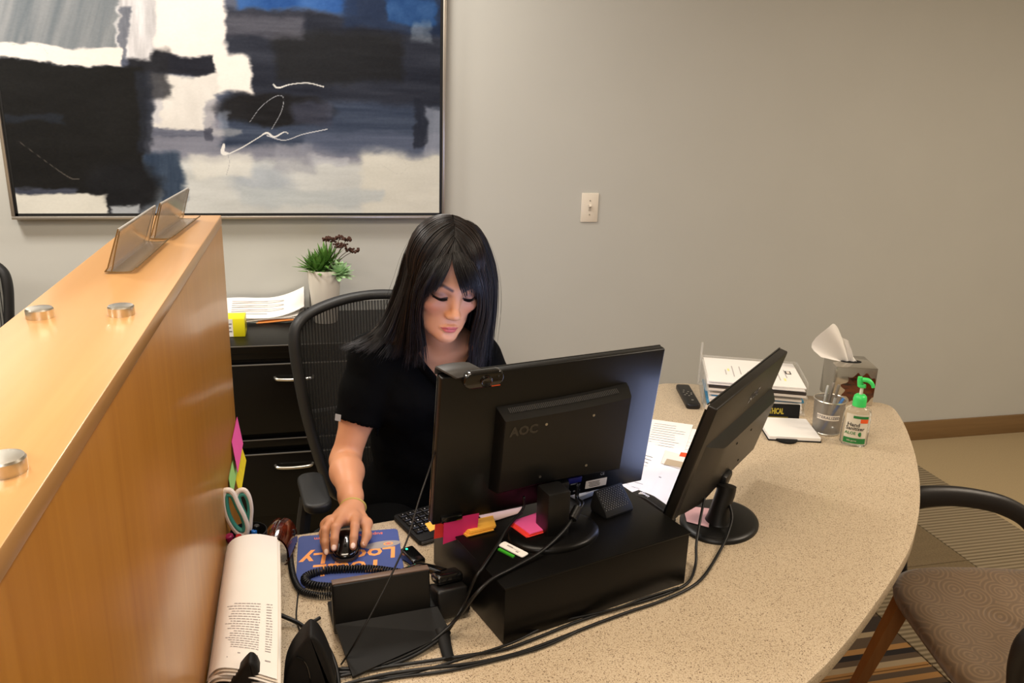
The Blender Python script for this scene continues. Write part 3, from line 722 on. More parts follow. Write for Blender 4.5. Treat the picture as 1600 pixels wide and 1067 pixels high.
def pad(name, P4, th, m, label, cat, extra=None, sheets=5, fan=0.012):
    e = empty(name, tuple(sum((Vector(q) for q in P4), Vector())/4), 0, label, cat)
    for k in range(sheets):
        z = th*k/sheets; o = fan*(1-k/(sheets-1)) if sheets > 1 else 0
        Q = [Vector(q)+Vector((-o*0.6, -o*0.5*(1 if k % 2 else 0.4), z+0.0002)) for q in P4]
        mb = MB(); poly = [(q.x, q.y) for q in Q]
        mb.prism(poly, Q[0].z, Q[0].z+th/sheets*0.92); mb.build('note_sheet', m if not extra or k == sheets-1 else extra, e, world=True)
    return e
BN = BZ+0.0125
pq = [at(857, 799, z=BN), at(800, 819, z=BN), at(828, 839, z=BN), at(868, 827, z=BN)]
pad('sticky_note_pad', pq, 0.007, M_PINK, 'pink sticky notes fanned out on the riser beside the monitor neck', 'sticky notes', M_RED)
pq = [at(770, 812, z=BZ), at(716, 824, z=BZ), at(735, 838, z=BZ), at(775, 828, z=BZ)]
pad('sticky_note_pad', pq, 0.010, M_ORG, 'thick orange sticky note pad behind the magenta note', 'sticky notes')
tag(sheet_quad([at(748, 806, z=BZ+0.004), at(817, 792, z=BZ+0.004), at(817, 800, z=BZ+0.001), at(760, 818, z=BZ+0.001)], th=0.001).build('paper_slip', mat('slip_pink', (214, 186, 180), 0.8)), 'pale pinkish paper slip lying under the monitor edge', 'paper')
tag(sheet_quad([at(684, 811, z=BZ-0.01), at(664, 818, z=BZ-0.01), at(672, 830, z=BZ-0.008), at(690, 822, z=BZ-0.008)], th=0.001).build('sticky_note', M_ORG), 'small orange note corner on the keyboard edge', 'sticky note')
# white card with a green edge
cd = empty('white_card', tuple(at(803, 857, z=BZ)), 0, 'rounded white card with a green edge on the riser front', 'card')
cq = [at(791, 846, z=BZ+0.004), at(777, 850, z=BZ+0.004), at(812, 872, z=BZ+0.004), at(829, 865, z=BZ+0.004)]
ex = (cq[3]-cq[0]); ey = (cq[0]-cq[1]); Mc = frame(sum(cq, Vector())/4, ex, ey)
MB().prism(rrect(ex.length, ey.length*0.95, 0.004), -0.0012, 0.0006, M=Mc).build('card', M_PAPER, cd, world=True)
MB().box((-0.004, -0.0155, -0.0032), (ex.length*0.62, 0.006, 0.0040), M=Mc).build('green_edge', mat('card_green', (58, 160, 40), 0.4), cd, world=True)
lm = MB(); lm.box((-0.010, 0.002, 0.0008), (0.014, 0.0035, 0.0002), M=Mc); lm.box((0.012, -0.003, 0.0008), (0.006, 0.003, 0.0002), M=Mc); lm.box((0.006, 0.001, 0.0008), (0.020, 0.0008, 0.0002), M=Mc)
lm.build('card_print', mat('print_faint', (150, 140, 140), 0.8), cd, smooth=False, world=True)
# desk speaker: wedge with a perforated face
sp = empty('desk_speaker', tuple(at(955, 800, z=BZ)), 0, 'small black wedge speaker with a perforated face on the riser', 'speaker')
Ms = frame(at(954, 797, z=BZ+0.001), Vector((0.92, 0.38, 0)), Vector((-0.38, 0.92, 0)))
prof = [(-0.026, 0.0), (0.022, 0.0), (0.026, 0.010), (0.018, 0.046), (0.013, 0.048), (-0.022, 0.014), (-0.027, 0.005)]
Mp = Ms @ Matrix(((0, 0, 1, -0.036), (1, 0, 0, 0), (0, 1, 0, 0), (0, 0, 0, 1)))
MB().prism(prof, 0, 0.076, M=Mp, r=0.003).build('speaker_body', M_BLACKM, sp, world=True)
gm = MB(); d = Vector((0, 0.035, 0.034)).normalized(); nn = Vector((0, -0.034, 0.035)).normalized()
for i in range(20):
    for j in range(11):
        if (i+j) % 2: continue
        q = Vector((-0.031+i*0.00325, -0.0195+0.0042*j*d.y*.98, 0.0166+0.0042*j*d.z*.98))+nn*0.0004
        gm.box((0, 0, 0), (0.0018, 0.0018, 0.0006), M=Ms @ frame(q, (1, 0, 0), d))
go = gm.build('grille_dots', mat('grille_grey', (92, 90, 86), 0.5), sp, smooth=False, world=True); go['kind'] = 'stuff'
sv = empty('hinge_folder', tuple(at(940, 768, z=BZ)), 0, 'silver spined folder lying behind the small speaker', 'folder')
Q = [at(912, 778, z=BZ+0.012), at(965, 757, z=BZ+0.012)]
ex = Q[1]-Q[0]; Mf = frame((Q[0]+Q[1])/2+Vector((0, 0.02, -0.005)), ex, Vector((-ex.y, ex.x, 0)))
MB().box((0, 0.02, 0), (ex.length+0.03, 0.06, 0.012), M=Mf, r=0.003).build('folder_cover', mat('folder_silver', (150, 154, 164), 0.35, metal=0.3), sv, world=True)
tx = MB(); tx.box((-0.004, -0.004, 0.0065), (ex.length*0.7, 0.004, 0.0004), M=Mf); tx.build('spine_print', M_INK, sv, smooth=False, world=True)
# ------------------------------------------------------------------ mouse pad, mouse, keyboard
def frame_xy(a, b, z):
    ex = Vector((b.x-a.x, b.y-a.y, 0)).normalized(); return frame(Vector((a.x, a.y, z)), ex, Vector((-ex.y, ex.x, 0)))
M_PAD = mat('pad_blue', (66, 82, 142), 0.7, noise=0.06, nscale=500); M_PADO = mat('pad_orange', (246, 164, 92), 0.7); M_PADR = mat('pad_coral', (232, 118, 84), 0.7)
p_tl, p_tr, p_br, p_bl = Vector((-.066, 1.652, 0)), Vector((.146, 1.648, 0)), Vector((.163, 1.455, 0)), Vector((-.060, 1.448, 0))
mpx, mpy = 0.047, 1.550; pw, ph_ = 0.216, 0.198
Mpad = TR(mpx, mpy, TOPZ, math.radians(-1.0))
padE = empty('mouse_pad', (mpx, mpy, TOPZ), 0, 'blue mouse pad with orange lettering under the hand', 'mouse pad')
MB().prism(rrect(pw, ph_, 0.010, 5), 0.0002, 0.0032, M=Mpad, r=0.0006, seg=1).build('pad', M_PAD, padE, world=True)
Mt = Mpad @ Matrix.Translation((0, 0, 0.0033)) @ Matrix.Rotation(PI, 4, 'Z')      # it faces the woman
text_mb('support@       uy.com', 0.0165, Mt @ Matrix.Translation((0, -0.082, 0)), 0.0001, bold=0.0002).build('pad_lettering', M_PADR, padE, smooth=False, world=True)['kind'] = 'stuff'
text_mb('1', 0.012, Mt @ Matrix.Translation((0.046, -0.062, 0)), 0.0001, bold=0.0002).build('pad_lettering', M_PADR, padE, smooth=False, world=True)['kind'] = 'stuff'
text_mb('LocaLLy', 0.060, Mt @ Matrix.Translation((0, -0.004, 0)), 0.0001, bold=0.0013, shear=0.10).build('pad_lettering', M_PADO, padE, smooth=False, world=True)['kind'] = 'stuff'
text_mb('TotaL', 0.060, Mt @ Matrix.Translation((0.002, 0.042, 0)), 0.0001, bold=0.0013, shear=0.10).build('pad_lettering', M_PADO, padE, smooth=False, world=True)['kind'] = 'stuff'
sa = MB().prism([(0.040*math.cos(t), 0.014*math.sin(t)) for t in np.linspace(0, 2*PI, 40)[:-1]], 0, 0.0003, M=Mpad @ TR(0.070, 0.035, 0.0032, 0.12)); sa.build('printed_disc', mat('pad_grey', (156, 150, 146), 0.7), padE, world=True)
for r_, m_, z in ((0.0105, M_PADO, 0.0035), (0.0070, mat('pad_grey', (156, 150, 146), 0.7), 0.0037), (0.004, M_PADR, 0.0039)):
    MB().prism([(r_*math.cos(t), r_*.62*math.sin(t)) for t in np.linspace(0, 2*PI, 25)[:-1]], 0, 0.0002, M=Mpad @ TR(0.083, 0.037, z, 0.1)).build('printed_ring', m_, padE, world=True)

mx_, my_ = 0.0395, 1.576
mouse = empty('computer_mouse', (mx_, my_, TOPZ+0.0032), math.radians(-3), 'glossy black computer mouse under the hand', 'mouse')
def mouse_fn(lift, inset):
    def f(u, v):
        a = 2*PI*u; rx, ry = 0.031-inset, 0.053-inset
        # v 0 rim to 1 crown
        k = math.cos(v*PI/2)
        x = rx*k*math.copysign(abs(math.cos(a))**0.8, math.cos(a)); y = ry*k*math.copysign(abs(math.sin(a))**0.85, math.sin(a))
        hmax = 0.034-0.010*max(0, -y/0.053)-0.003*max(0, y/0.053)
        return Vector((x*(1-0.06*max(0, -y/ry)), y, lift+(hmax-lift)*math.sin(v*PI/2)**0.75))
    return f
MB().grid(mouse_fn(0.010, 0.0015), 40, 12).build('mouse_shell', M_GLOSS, mouse, angle=180)
def base_fn(u, v):
    a = 2*PI*u; rx, ry = 0.0315, 0.0535; s = (1.0, 1.015, 1.0, 0.93)[min(3, int(round(v*3)))]
    return Vector((rx*s*math.copysign(abs(math.cos(a))**0.8, math.cos(a)), ry*s*math.copysign(abs(math.sin(a))**0.85, math.sin(a)), (0.011, 0.007, 0.003, 0.0005)[min(3, int(round(v*3)))]))
MB().grid(base_fn, 40, 3).build('mouse_base', M_DGREY, mouse, angle=180)
MB().tube([(0, -0.010, 0.0335), (0, -0.030, 0.0290), (0, -0.046, 0.0205)], 0.0006, 6, smooth=4).build('button_split', M_BLACKM, mouse)
MB().tube([(0, -0.012, 0.033), (0, -0.020, 0.0325), (0, -0.028, 0.029)], 0.0028, 10, smooth=3).build('scroll_wheel', M_DGREY, mouse)

ka = math.radians(20.5)
kb = empty('keyboard', (.150, 1.690, TOPZ), ka, 'black computer keyboard between the mouse pad and the monitor', 'keyboard')
KL, KD = 0.435, 0.135
MB().prism(rrect(KL, KD, 0.010, 4, KL/2, -KD/2+0.0), 0.001, 0.014, r=0.003).build('keyboard_case', M_BLACKM, kb)
MB().tube([(0.004, -KD+0.001, 0.008), (KL-0.004, -KD+0.001, 0.008)], 0.0035, 8).build('front_edge', M_DGREY, kb)
KM = MB().box((0, 0, 0.0035), (0.0150, 0.0150, 0.007), r=0.0016, seg=1)
def keymesh(w):
    mb = MB().box((0, 0, 0.0035), (w, 0.0152, 0.007), r=0.0015, seg=1); me = bpy.data.meshes.new('key'); me.from_pydata([tuple(v) for v in mb.V], [], mb.F); me.materials.append(M_BLACK); me.shade_smooth(); me.set_sharp_from_angle(angle=0.6); return me
KMS = {}; legend = MB()
# seen from the far side: the user sits beyond, so the space bar row is at the far edge of local y = 0
rowsk = [('Esc F1 F2 F3 F4 F5 F6 F7 F8 F9 F10 F11 F12', [1]*13), ('` 1 2 3 4 5 6 7 8 9 0 - = <', [1]*13+[2]), ('Tab Q W E R T Y U I O P [ ] \\', [1.5]+[1]*12+[1.5]),
         ('Caps A S D F G H J K L ; \' Ent', [1.75]+[1]*11+[2.25]), ('Sh Z X C V B N M , . / Sh', [2.25]+[1]*10+[2.75]), ('Ct W Al _ Al Fn Ct', [1.25, 1.25, 1.25, 6.25, 1.25, 1.25, 1.25])]
U0 = 0.0187
for j, (s_, ws) in enumerate(rowsk):
    x = KL-0.012; y = -KD+0.018+j*0.0195        # the user's left is at the right end here
    for t_, w_ in zip(s_.split(' '), ws):
        w = w_*U0-0.0028; key = round(w, 4)
        if key not in KMS: KMS[key] = keymesh(w)
        o = bpy.data.objects.new('key', KMS[key]); C.objects.link(o); o.parent = kb; o.location = (x-w_*U0/2-0.0005, y, 0.0125)
        if len(t_) < 3 and t_ != '_':
            tm = text_mb(t_, 0.0068, TR(o.location.x, o.location.y, 0.0200, PI), 0.00005); legend.add(tm.V, tm.F)
        x -= w_*U0
for j in range(5):
    for i in range(4):
        w = U0-0.0028; key = round(w, 4)
        o = bpy.data.objects.new('key', KMS[key]); C.objects.link(o); o.parent = kb; o.location = (0.016+i*U0, -KD+0.0375+j*0.0195, 0.0125)
        tm = text_mb('/*-+7894561230.+'[(j*4+i) % 16], 0.0068, TR(o.location.x, o.location.y, 0.0200, PI), 0.00005); legend.add(tm.V, tm.F)
lg = legend.build('key_legends', mat('legend_white', (224, 224, 224), 0.6), kb, smooth=False); lg['kind'] = 'stuff'
MB().tube([(KL*.6, -KD, 0.008), (KL*.6, -KD-.02, 0.004)], 0.002, 6).build('keyboard_cord', M_CABLE, kb)

# ------------------------------------------------------------------ telephone
pa = math.radians(6)
PH = Vector((0.088, 1.345, TOPZ)); Mph = TR(*PH, pa)
phone = empty('desk_telephone', tuple(PH), pa, 'black desk telephone with a tilted display seen from behind', 'telephone')
# display block, nearly upright, y towards the woman
Md = Matrix.Translation((0, -0.058, 0.020)) @ Matrix.Rotation(math.radians(-6), 4, 'X')
MB().box((0, 0, 0.047), (0.176, 0.018, 0.094), r=0.004, seg=3, M=Md).build('display_back', M_BLACK, phone)
MB().box((0, 0.0095, 0.050), (0.146, 0.002, 0.064), M=Md).build('display_screen', mat('lcd_dark', (30, 36, 44), 0.15), phone)
MB().box((0, 0.0, 0.0945), (0.174, 0.0170, 0.003), r=0.001, M=Md).build('display_rim', mat('rim_brown', (104, 86, 76), 0.4), phone)
bm_ = MB()
bm_.prism([(-0.05, 0.008), (0.045, 0.003), (0.048, 0.010), (0.045, 0.014), (-0.03, 0.032), (-0.05, 0.030)], 0, 0.255, M=Matrix(((0, 0, 1, -0.086), (1, 0, 0, 0), (0, 1, 0, 0), (0, 0, 0, 1))), r=0.003)
bm_.build('telephone_body', M_BLACKM, phone)
kp = MB()
for i in range(3):
    for j in range(4): kp.box((-0.03+i*0.018, -0.012+j*0.011, 0.0285-j*0.0026), (0.013, 0.008, 0.004), r=0.001, seg=1)
kp.build('keypad', M_DGREY, phone)
# stand behind: sloping plate with two feet
st = MB()
V = []
plate = [(-0.086, -0.066, 0.040), (0.100, -0.066, 0.040), (0.112, -0.118, 0.018), (-0.072, -0.172, 0.010)]
tp_ = [Vector(p) for p in plate]; nrm = (tp_[1]-tp_[0]).cross(tp_[3]-tp_[0]).normalized()*0.006
st.add(tp_+[p+nrm for p in tp_], [(0, 1, 2, 3), (7, 6, 5, 4), (0, 4, 5, 1), (1, 5, 6, 2), (2, 6, 7, 3), (3, 7, 4, 0)])
st.build('stand_plate', M_BLACKM, phone)
MB().tube([(0.098, -0.108, 0.022), (0.096, -0.140, 0.009), (0.094, -0.172, 0.0056)], [0.013, 0.011, 0.010], 10, smooth=4, flat=.4).build('stand_foot', M_BLACKM, phone)
# handset on its cradle
MB().box((0, 0, 0), (0.062, 0.046, 0.056), r=0.006, seg=3, M=TR(0.131, -0.038, 0.031, 0.10, math.radians(-14))).build('cradle', M_BLACK, phone)
hs = MB()
hs.box((0, 0, 0), (0.054, 0.040, 0.020), r=0.007, seg=3, M=TR(0.133, -0.010, 0.0625, 0.10, math.radians(-16)))
hs.tube([(0.128, 0.002, 0.062), (0.112, 0.030, 0.058), (0.098, 0.062, 0.046), (0.090, 0.085, 0.030)], [0.016, 0.0125, 0.0125, 0.015], 14, smooth=5, flat=.55)
hs.box((0, 0, 0), (0.040, 0.034, 0.018), r=0.006, seg=3, M=TR(0.088, 0.088, 0.020, 0.25, math.radians(-12)))
hs.build('handset', M_GLOSS, phone)
dg = empty('cordless_dongle', tuple(at(648, 885, z=TOPZ)), 0, 'small black box with a green light beside the mouse pad', 'device')
Mg = TR(*at(649, 884, z=TOPZ), math.radians(20))
MB().box((0, 0.012, 0.012), (0.030, 0.060, 0.024), r=0.004, seg=3, M=Mg).build('dongle_case', M_GLOSS, dg, world=True)
MB().box((-0.004, 0.032, 0.0243), (0.004, 0.004, 0.001), M=Mg).build('green_light', mat('led_green', (40, 220, 150), 0.3, emit=(40, 230, 150), estr=3), dg, world=True)

# ------------------------------------------------------------------ coiled cord
def coil(path, R, r, pitch, name, label, n=6, per=10):
    P = crom(path, 12); P = [np.array(q) for q in P]
    d = np.linalg.norm(np.diff(P, axis=0), axis=1); s = np.concatenate([[0], np.cumsum(d)]); L_ = s[-1]
    turns = int(L_/pitch); ts = np.linspace(0, L_, turns*per); Q = np.stack([np.interp(ts, s, np.array(P)[:, i]) for i in range(3)], 1)
    T_ = np.gradient(Q, axis=0); T_ /= np.linalg.norm(T_, axis=1)[:, None]; up = np.array([0, 0, 1.0])
    A_ = np.cross(T_, up); A_ /= np.linalg.norm(A_, axis=1)[:, None]; B_ = np.cross(A_, T_); ph = 2*PI*ts/pitch
    H_ = Q+R*(np.cos(ph)[:, None]*A_+np.sin(ph)[:, None]*B_)
    o = MB().tube(H_, r, 5).build(name, M_CABLE, None, angle=180); tag(o, label, 'cord'); return o
zc = TOPZ+0.0085
cp = lambda x, y, z=zc: tuple(at(x, y, z=z))
coil([cp(458, 830, TOPZ+.05), cp(453, 850, TOPZ+.016), cp(454, 876), cp(459, 903), cp(470, 922), cp(490, 929), cp(515, 930), cp(545, 926)], 0.0050, 0.0018, 0.0045, 'coiled_cord', 'tightly coiled black cord running down the left edge of the mouse pad')
coil([cp(640, 897), cp(612, 893), cp(580, 889), cp(545, 889), cp(510, 891), cp(486, 897), cp(476, 904), cp(482, 912), cp(500, 916), cp(530, 917), cp(560, 914)], 0.0068, 0.0023, 0.0054, 'coiled_cord', 'coiled telephone cord looping across the blue mouse pad')

# ------------------------------------------------------------------ documents leaning on the partition
docs = empty('curled_documents', tuple(at(390, 950, z=TOPZ)), 0, 'thick curled stack of white documents leaning against the wooden partition', 'documents')
rows = [[(352, 866, .806), (357, 850, .842), (371, 839, .868), (400, 834, .872), (433, 839, .860)],
        [(343, 930, .800), (347, 920, .836), (362, 914, .862), (395, 912, .867), (434, 914, .856)],
        [(333, 1000, .794), (338, 990, .830), (353, 983, .856), (390, 984, .861), (434, 990, .850)],
        [(323, 1066, .790), (330, 1052, .823), (346, 1043, .848), (384, 1047, .853), (433, 1061, .842)]]
G = [[np.array(at(x, y, z=z)) for x, y, z in r_] for r_ in rows]
def surf(u, v):
    R_ = [crom_at(r_, u) for r_ in G]; return crom_at(R_, v)
def crom_at(P, t):
    n = len(P)-1; x = min(t*n, n-1e-9); i = int(x); f = x-i
    p1, p2 = P[i], P[i+1]; p0 = P[i-1] if i > 0 else 2*p1-p2; p3 = P[i+2] if i+2 <= n else 2*p2-p1
    return 0.5*((2*p1)+(-p0+p2)*f+(2*p0-5*p1+4*p2-p3)*f*f+(-p0+3*p1-3*p2+p3)*f**3)
def sheet(off, name, m, par, u0=0, u1=1, v0=0, v1=1):
    mb = MB(); nu, nv = 20, 12; off = np.array(off)
    top_ = lambda u, v: surf(u0+(u1-u0)*u, v0+(v1-v0)*v)+off
    mb.grid(top_, nu, nv); k = len(mb.V); mb.grid(lambda u, v: top_(1-u, v)+np.array([0.0, 0, -.0012]), nu, nv)
    return mb.build(name, m, par, angle=60, world=True)
sheet((0, 0, 0), 'top_sheet', M_PAPER, docs)
for k in range(1, 6):
    sheet((.0016*k-.010*(k > 3), -.004*(k % 3), -.0034*k), 'sheet', M_PAPER2 if k % 2 else M_PAPER, docs, u0=.06+.03*k)
pl = MB(); r2 = random.Random(3)
for k in range(19):
    v = .47+.0190*k; ln = .30+.16*r2.random()
    for a_, b_ in ((.84-ln*.8, .84), (.895, .95)):
        x = a_
        while x < b_:
            w_ = min(.02+.03*r2.random(), b_-x)
            q = [surf(x, v), surf(x+w_, v), surf(x+w_, v+.0050), surf(x, v+.0050)]
            q = [Vector(t_)+Vector((0.0001, -.0001, .0005)) for t_ in q]; pl.add(q, [(3, 2, 1, 0)]); x += w_+.008
for (a_, b_, v) in ((.66, .84, .862), (.90, .945, .885), (.55, .86, .905)):
    q = [surf(a_, v), surf(b_, v), surf(b_, v+.009), surf(a_, v+.009)]; pl.add([Vector(t_)+Vector((0, 0, .0005)) for t_ in q], [(3, 2, 1, 0)])
po = pl.build('printed_lines', mat('ink_mid', (156, 150, 150), 0.8), docs, smooth=False, world=True); po['kind'] = 'stuff'
lf = MB()
lq = [at(350, 856, z=.800), at(344, 865, z=.796), at(318, 1040, z=.786), at(322, 1055, z=.786)]
lf = sheet_quad([Vector((max(q.x, -.1915), q.y, q.z+.012)) for q in (lq[0], lq[1], lq[2], lq[3])], 4, 10, th=.001)
tag(lf.build('loose_sheet', M_PAPER2), 'thin sheet squeezed between the curled documents and the partition', 'paper')

# pencil cup with scissors and pens
cupx, cupy = -0.152, 1.548
pc_ = empty('pencil_cup', (cupx, cupy, TOPZ), 0, 'black pencil cup behind the curled documents', 'cup')
MB().lathe([(0.034, 0.0), (0.036, 0.004), (0.036, 0.085), (0.0345, 0.0855), (0.034, 0.083), (0.034, 0.006), (0.0, 0.005)], 32, TR(cupx, cupy, TOPZ+.0003), cap=False).build('cup_body', M_BLACKM, pc_, world=True)
scs = empty('scissors', (cupx, cupy, TOPZ+.02), 0, 'scissors with white and teal handles standing in the pencil cup', 'scissors')
M_WHT = mat('handle_white', (226, 214, 200), 0.4); M_TEAL = mat('handle_teal', (58, 138, 122), 0.45)
def loop3(px, y, dz=0): return [tuple(at(a, b, y=y)) for a, b in px]
lo = [(350, 770), (356, 766), (363, 770), (372, 790), (381, 808), (386, 824), (383, 835), (372, 832), (360, 816), (352, 795)]
lr = [(370, 772), (376, 766), (383, 767), (389, 778), (392, 795), (391, 812), (390, 826), (386, 818), (381, 804), (374, 788)]
MB().tube(loop3(lo, cupy-.004), 0.0058, 10, smooth=4, closed=True).build('handle_loop', M_WHT, scs, world=True)
MB().tube(loop3(lr, cupy+.006), 0.0052, 10, smooth=4, closed=True).build('handle_loop', M_WHT, scs, world=True)
def shrink(px, k): 
    cx_, cy_ = np.mean(px, 0); return [(cx_+(a-cx_)*k, cy_+(b-cy_)*k) for a, b in px]
MB().tube(loop3(shrink(lo, .80), cupy-.0045), 0.0050, 10, smooth=4, closed=True).build('handle_lining', M_TEAL, scs, world=True)
MB().tube(loop3(shrink(lr, .76), cupy+.0055), 0.0046, 10, smooth=4, closed=True).build('handle_lining', M_TEAL, scs, world=True)
for dy, px in ((-.004, (383, 832)), (.006, (388, 826))):
    a_ = at(*px, y=cupy+dy); MB().tube([tuple(a_), (cupx+.006, cupy+dy*.5, TOPZ+.012)], [.0062, .0015], 8, flat=.35).build('blade', M_STEEL, scs, world=True)
def pen(name, px, y, base, r, m, cap, label, cat='pen'):
    t_ = at(*px, y=y); b_ = Vector(base); e = empty(name, tuple(b_), 0, label, cat)
    d = (t_-b_); q = b_+d*0.72
    MB().tube([b_, b_+d*.04, q], [r*.4, r, r], 10).build('pen_barrel', m, e, world=True)
    MB().tube([q, q+d*.02, t_-d*.02, t_], [r, r*1.12, r*1.1, r*.8], 10).build('pen_cap', cap, e, world=True)
    return e
M_BLUE = mat('pen_blue', (34, 108, 190), 0.4); M_MAGP = mat('pen_magenta', (150, 30, 80), 0.4)
pen('marker_pen', (357, 836), cupy-.018, (cupx-.012, cupy-.004, TOPZ+.008), .0075, M_BLACK, M_MAGP, 'dark pen with a magenta cap left of the scissors')
pen('marker_pen', (372, 836), cupy-.022, (cupx-.002, cupy-.010, TOPZ+.008), .0055, mat('pen_red', (180, 30, 34), 0.4), mat('pen_red', (180, 30, 34), 0.4), 'red pen just under the scissor handles')
pen('marker_pen', (397, 828), cupy+.010, (cupx+.008, cupy+.004, TOPZ+.008), .0055, M_BLUE, M_BLUE, 'blue pen beside the scissors')
pen('marker_pen', (401, 820), cupy+.016, (cupx+.010, cupy+.010, TOPZ+.008), .0060, M_BLACK, M_BLACK, 'black pen standing behind the blue pen')

# sticky notes on the far end of the partition
for (px0, py0, px1, py1, ya, yb, tilt, m, lab) in ((352, 688, 362, 742, 1.70, 1.875, .010, M_PINK, 'pink sticky note at the far edge of the partition'),
        (356, 722, 365, 768, 1.68, 1.880, .014, M_YEL, 'crumpled yellow sticky note below the pink one on the partition edge'),
        (350, 742, 358, 772, 1.60, 1.76, .006, M_LGR, 'pale green sticky note beside the yellow one on the partition edge')):
    xw = DX1+.001; zt, zb = at(px1, py0, x=xw).z, at(px1, py1, x=xw).z
    Q = [Vector((xw+.001, yb, zt)), Vector((xw+.001, ya+.03, zt)), Vector((xw+.002+tilt, ya, zb)), Vector((xw+.002+tilt, yb-.02, zb))]
    tag(sheet_quad(Q, th=.0008).build('sticky_note', m), lab, 'sticky note')

# tortoiseshell hair claw
cl = empty('hair_claw', tuple(at(438, 868, z=TOPZ)), 0, 'glossy tortoiseshell brown hair claw lying beside the documents', 'hair clip')
M_TORT = mat('tortoiseshell', (92, 34, 16), 0.12, rgb2=(26, 10, 6), nscale=60, coat=0.6)
cb0 = at(434, 866, z=TOPZ)
Mcl = TR(cb0.x+.004, cb0.y-.006, TOPZ, math.radians(80))
for s in (-1, 1):
    def half(u, v, s=s):
        t = (v-.5)*1.5; w = .012+.028*math.sin(PI*min(1, v*.8+.15))
        return Vector(((v-.5)*.085, s*(.004+.026*math.sin(u*PI*.55)), .066-.058*u*u+.008*math.sin(v*PI)))
    MB().grid(half, 10, 14).build('claw_half', M_TORT, cl, world=True) if False else None
    hb = MB(); hb.grid(half, 10, 14, M=Mcl); hb.grid(lambda u, v: half(1-u, v)-Vector((0, s*.003, .002)), 10, 14, M=Mcl); hb.build('claw_half', M_TORT, cl, angle=60, world=True)
    tb = MB()
    for k in range(6):
        x = -.036+k*.0145; tb.tube([Mcl @ Vector((x, s*.027, .016)), Mcl @ Vector((x, s*.026, .006)), Mcl @ Vector((x, s*.018, .0012))], [.0035, .0028, .001], 6)
    tb.build('claw_teeth', M_TORT, cl, world=True)['kind'] = 'stuff'
MB().cyl(Mcl @ Vector((-.022, 0, .066)), Mcl @ Vector((.022, 0, .066)), .0042, 12).build('claw_spring', M_STEEL, cl, world=True)

# black caddy with two rounded fins, nearest the camera
fc = empty('desk_caddy', tuple(at(440, 1060, z=TOPZ)), 0, 'black plastic caddy with two rounded upright fins at the front of the desk', 'desk caddy')
def fin(px, y, th, nm):
    P = [at(a, b, y=y) for a, b in [q[:2] for q in crom([(*v, 0) for v in px], 4)]]; mb = MB(); poly = [(q.x, max(q.z, TOPZ+.001)) for q in P]
    mb.prism(poly, 0, th, M=Matrix(((1, 0, 0, 0), (0, 0, 1, y), (0, 1, 0, 0), (0, 0, 0, 1))), r=0.006, seg=3)
    return mb.build(nm, M_BLACKM, fc, world=True)
def seam(px, y, w=.0012): return MB().tube([tuple(at(a, b, y=y)) for a, b in px], w, 6, smooth=3)
f1 = fin([(352, 1120), (356, 1080), (371, 1056), (384, 1040), (391, 1036), (399, 1040), (406, 1054), (414, 1095), (420, 1128)], 1.075, .030, 'fin')
f2 = fin([(440, 1130), (444, 1064), (453, 1034), (468, 1012), (480, 998), (488, 995), (499, 1003), (510, 1022), (522, 1058), (530, 1126)], 1.115, .050, 'fin')
seam([(462, 1026), (472, 1030), (480, 1042), (485, 1065), (488, 1095)], 1.1138).build('seam_line', M_GLOSS, f2, world=True)
seam([(364, 1068), (374, 1072), (382, 1084)], 1.0738).build('seam_line', M_GLOSS, f1, world=True)
MB().box((-.065, 1.085, TOPZ+.0105), (.17, .060, .018), r=.004).build('caddy_base', M_BLACKM, fc, world=True)

MB().box((-.137, 1.315, TOPZ+.036), (.088, .370, .070), r=.005).build('paper_rest', M_BLACKM, fc, world=True)
MB().tube([(-.0905, 1.135, TOPZ+.076), (-.0905, 1.495, TOPZ+.076)], .0022, 8).build('metal_rail', M_STEEL, fc, world=True)
# ------------------------------------------------------------------ right wing of the desk: papers, trays, bottle ...
def paper_sheet(P4, z, name, label, m=M_PAPER, th=.0006, lines=None, seed=1, sag=0.0, dk=M_INK):
    Q = [at(*q, z=z) for q in P4]
    e = empty(name, tuple(sum(Q, Vector())/4), 0, label, 'paper')
    sheet_quad(Q, 4, 4, sag, th).build('sheet', m, e, world=True)
    if lines:
        r_ = random.Random(seed); mb = MB(); a, b, c, d = Q
        f = lambda u, v: (a*(1-u)+b*u)*(1-v)+(d*(1-u)+c*u)*v+Vector((0, 0, .0006+sag*math.sin(PI*u)))
        for (u0, u1, v0, v1, n) in lines:
            for k in range(n):
                v = v0+(v1-v0)*k/max(1, n-1); uu = u1-(u1-u0)*r_.random()*.35
                mb.add([f(u0, v), f(uu, v), f(uu, v+.010), f(u0, v+.010)], [(3, 2, 1, 0)])
        o = mb.build('printed_lines', dk, e, smooth=False, world=True); o['kind'] = 'stuff'
    return e
M_FAINT = mat('ink_faint', (178, 172, 170), 0.8)
paper_sheet([(1018, 655), (1083, 664), (1066, 716), (1000, 704)], TOPZ+.0012, 'paper_sheet', 'white printed sheet lying farthest back between the two monitors', lines=[(.1, .9, .12, .9, 12)], seed=2, dk=M_FAINT)
paper_sheet([(1062, 668), (1098, 672), (1080, 722), (1045, 716)], TOPZ+.0003, 'paper_sheet', 'white sheet poking out behind the second monitor', lines=[(.1, .9, .1, .9, 8)], seed=3, dk=M_FAINT)
paper_sheet([(1006, 690), (1082, 712), (1040, 795), (955, 765)], TOPZ+.0020, 'paper_sheet', 'white sheet with scattered handwriting next to the small speaker', lines=[(.12, .35, .25, .5, 5), (.4, .72, .55, .8, 4), (.1, .5, .7, .9, 4)], seed=4)
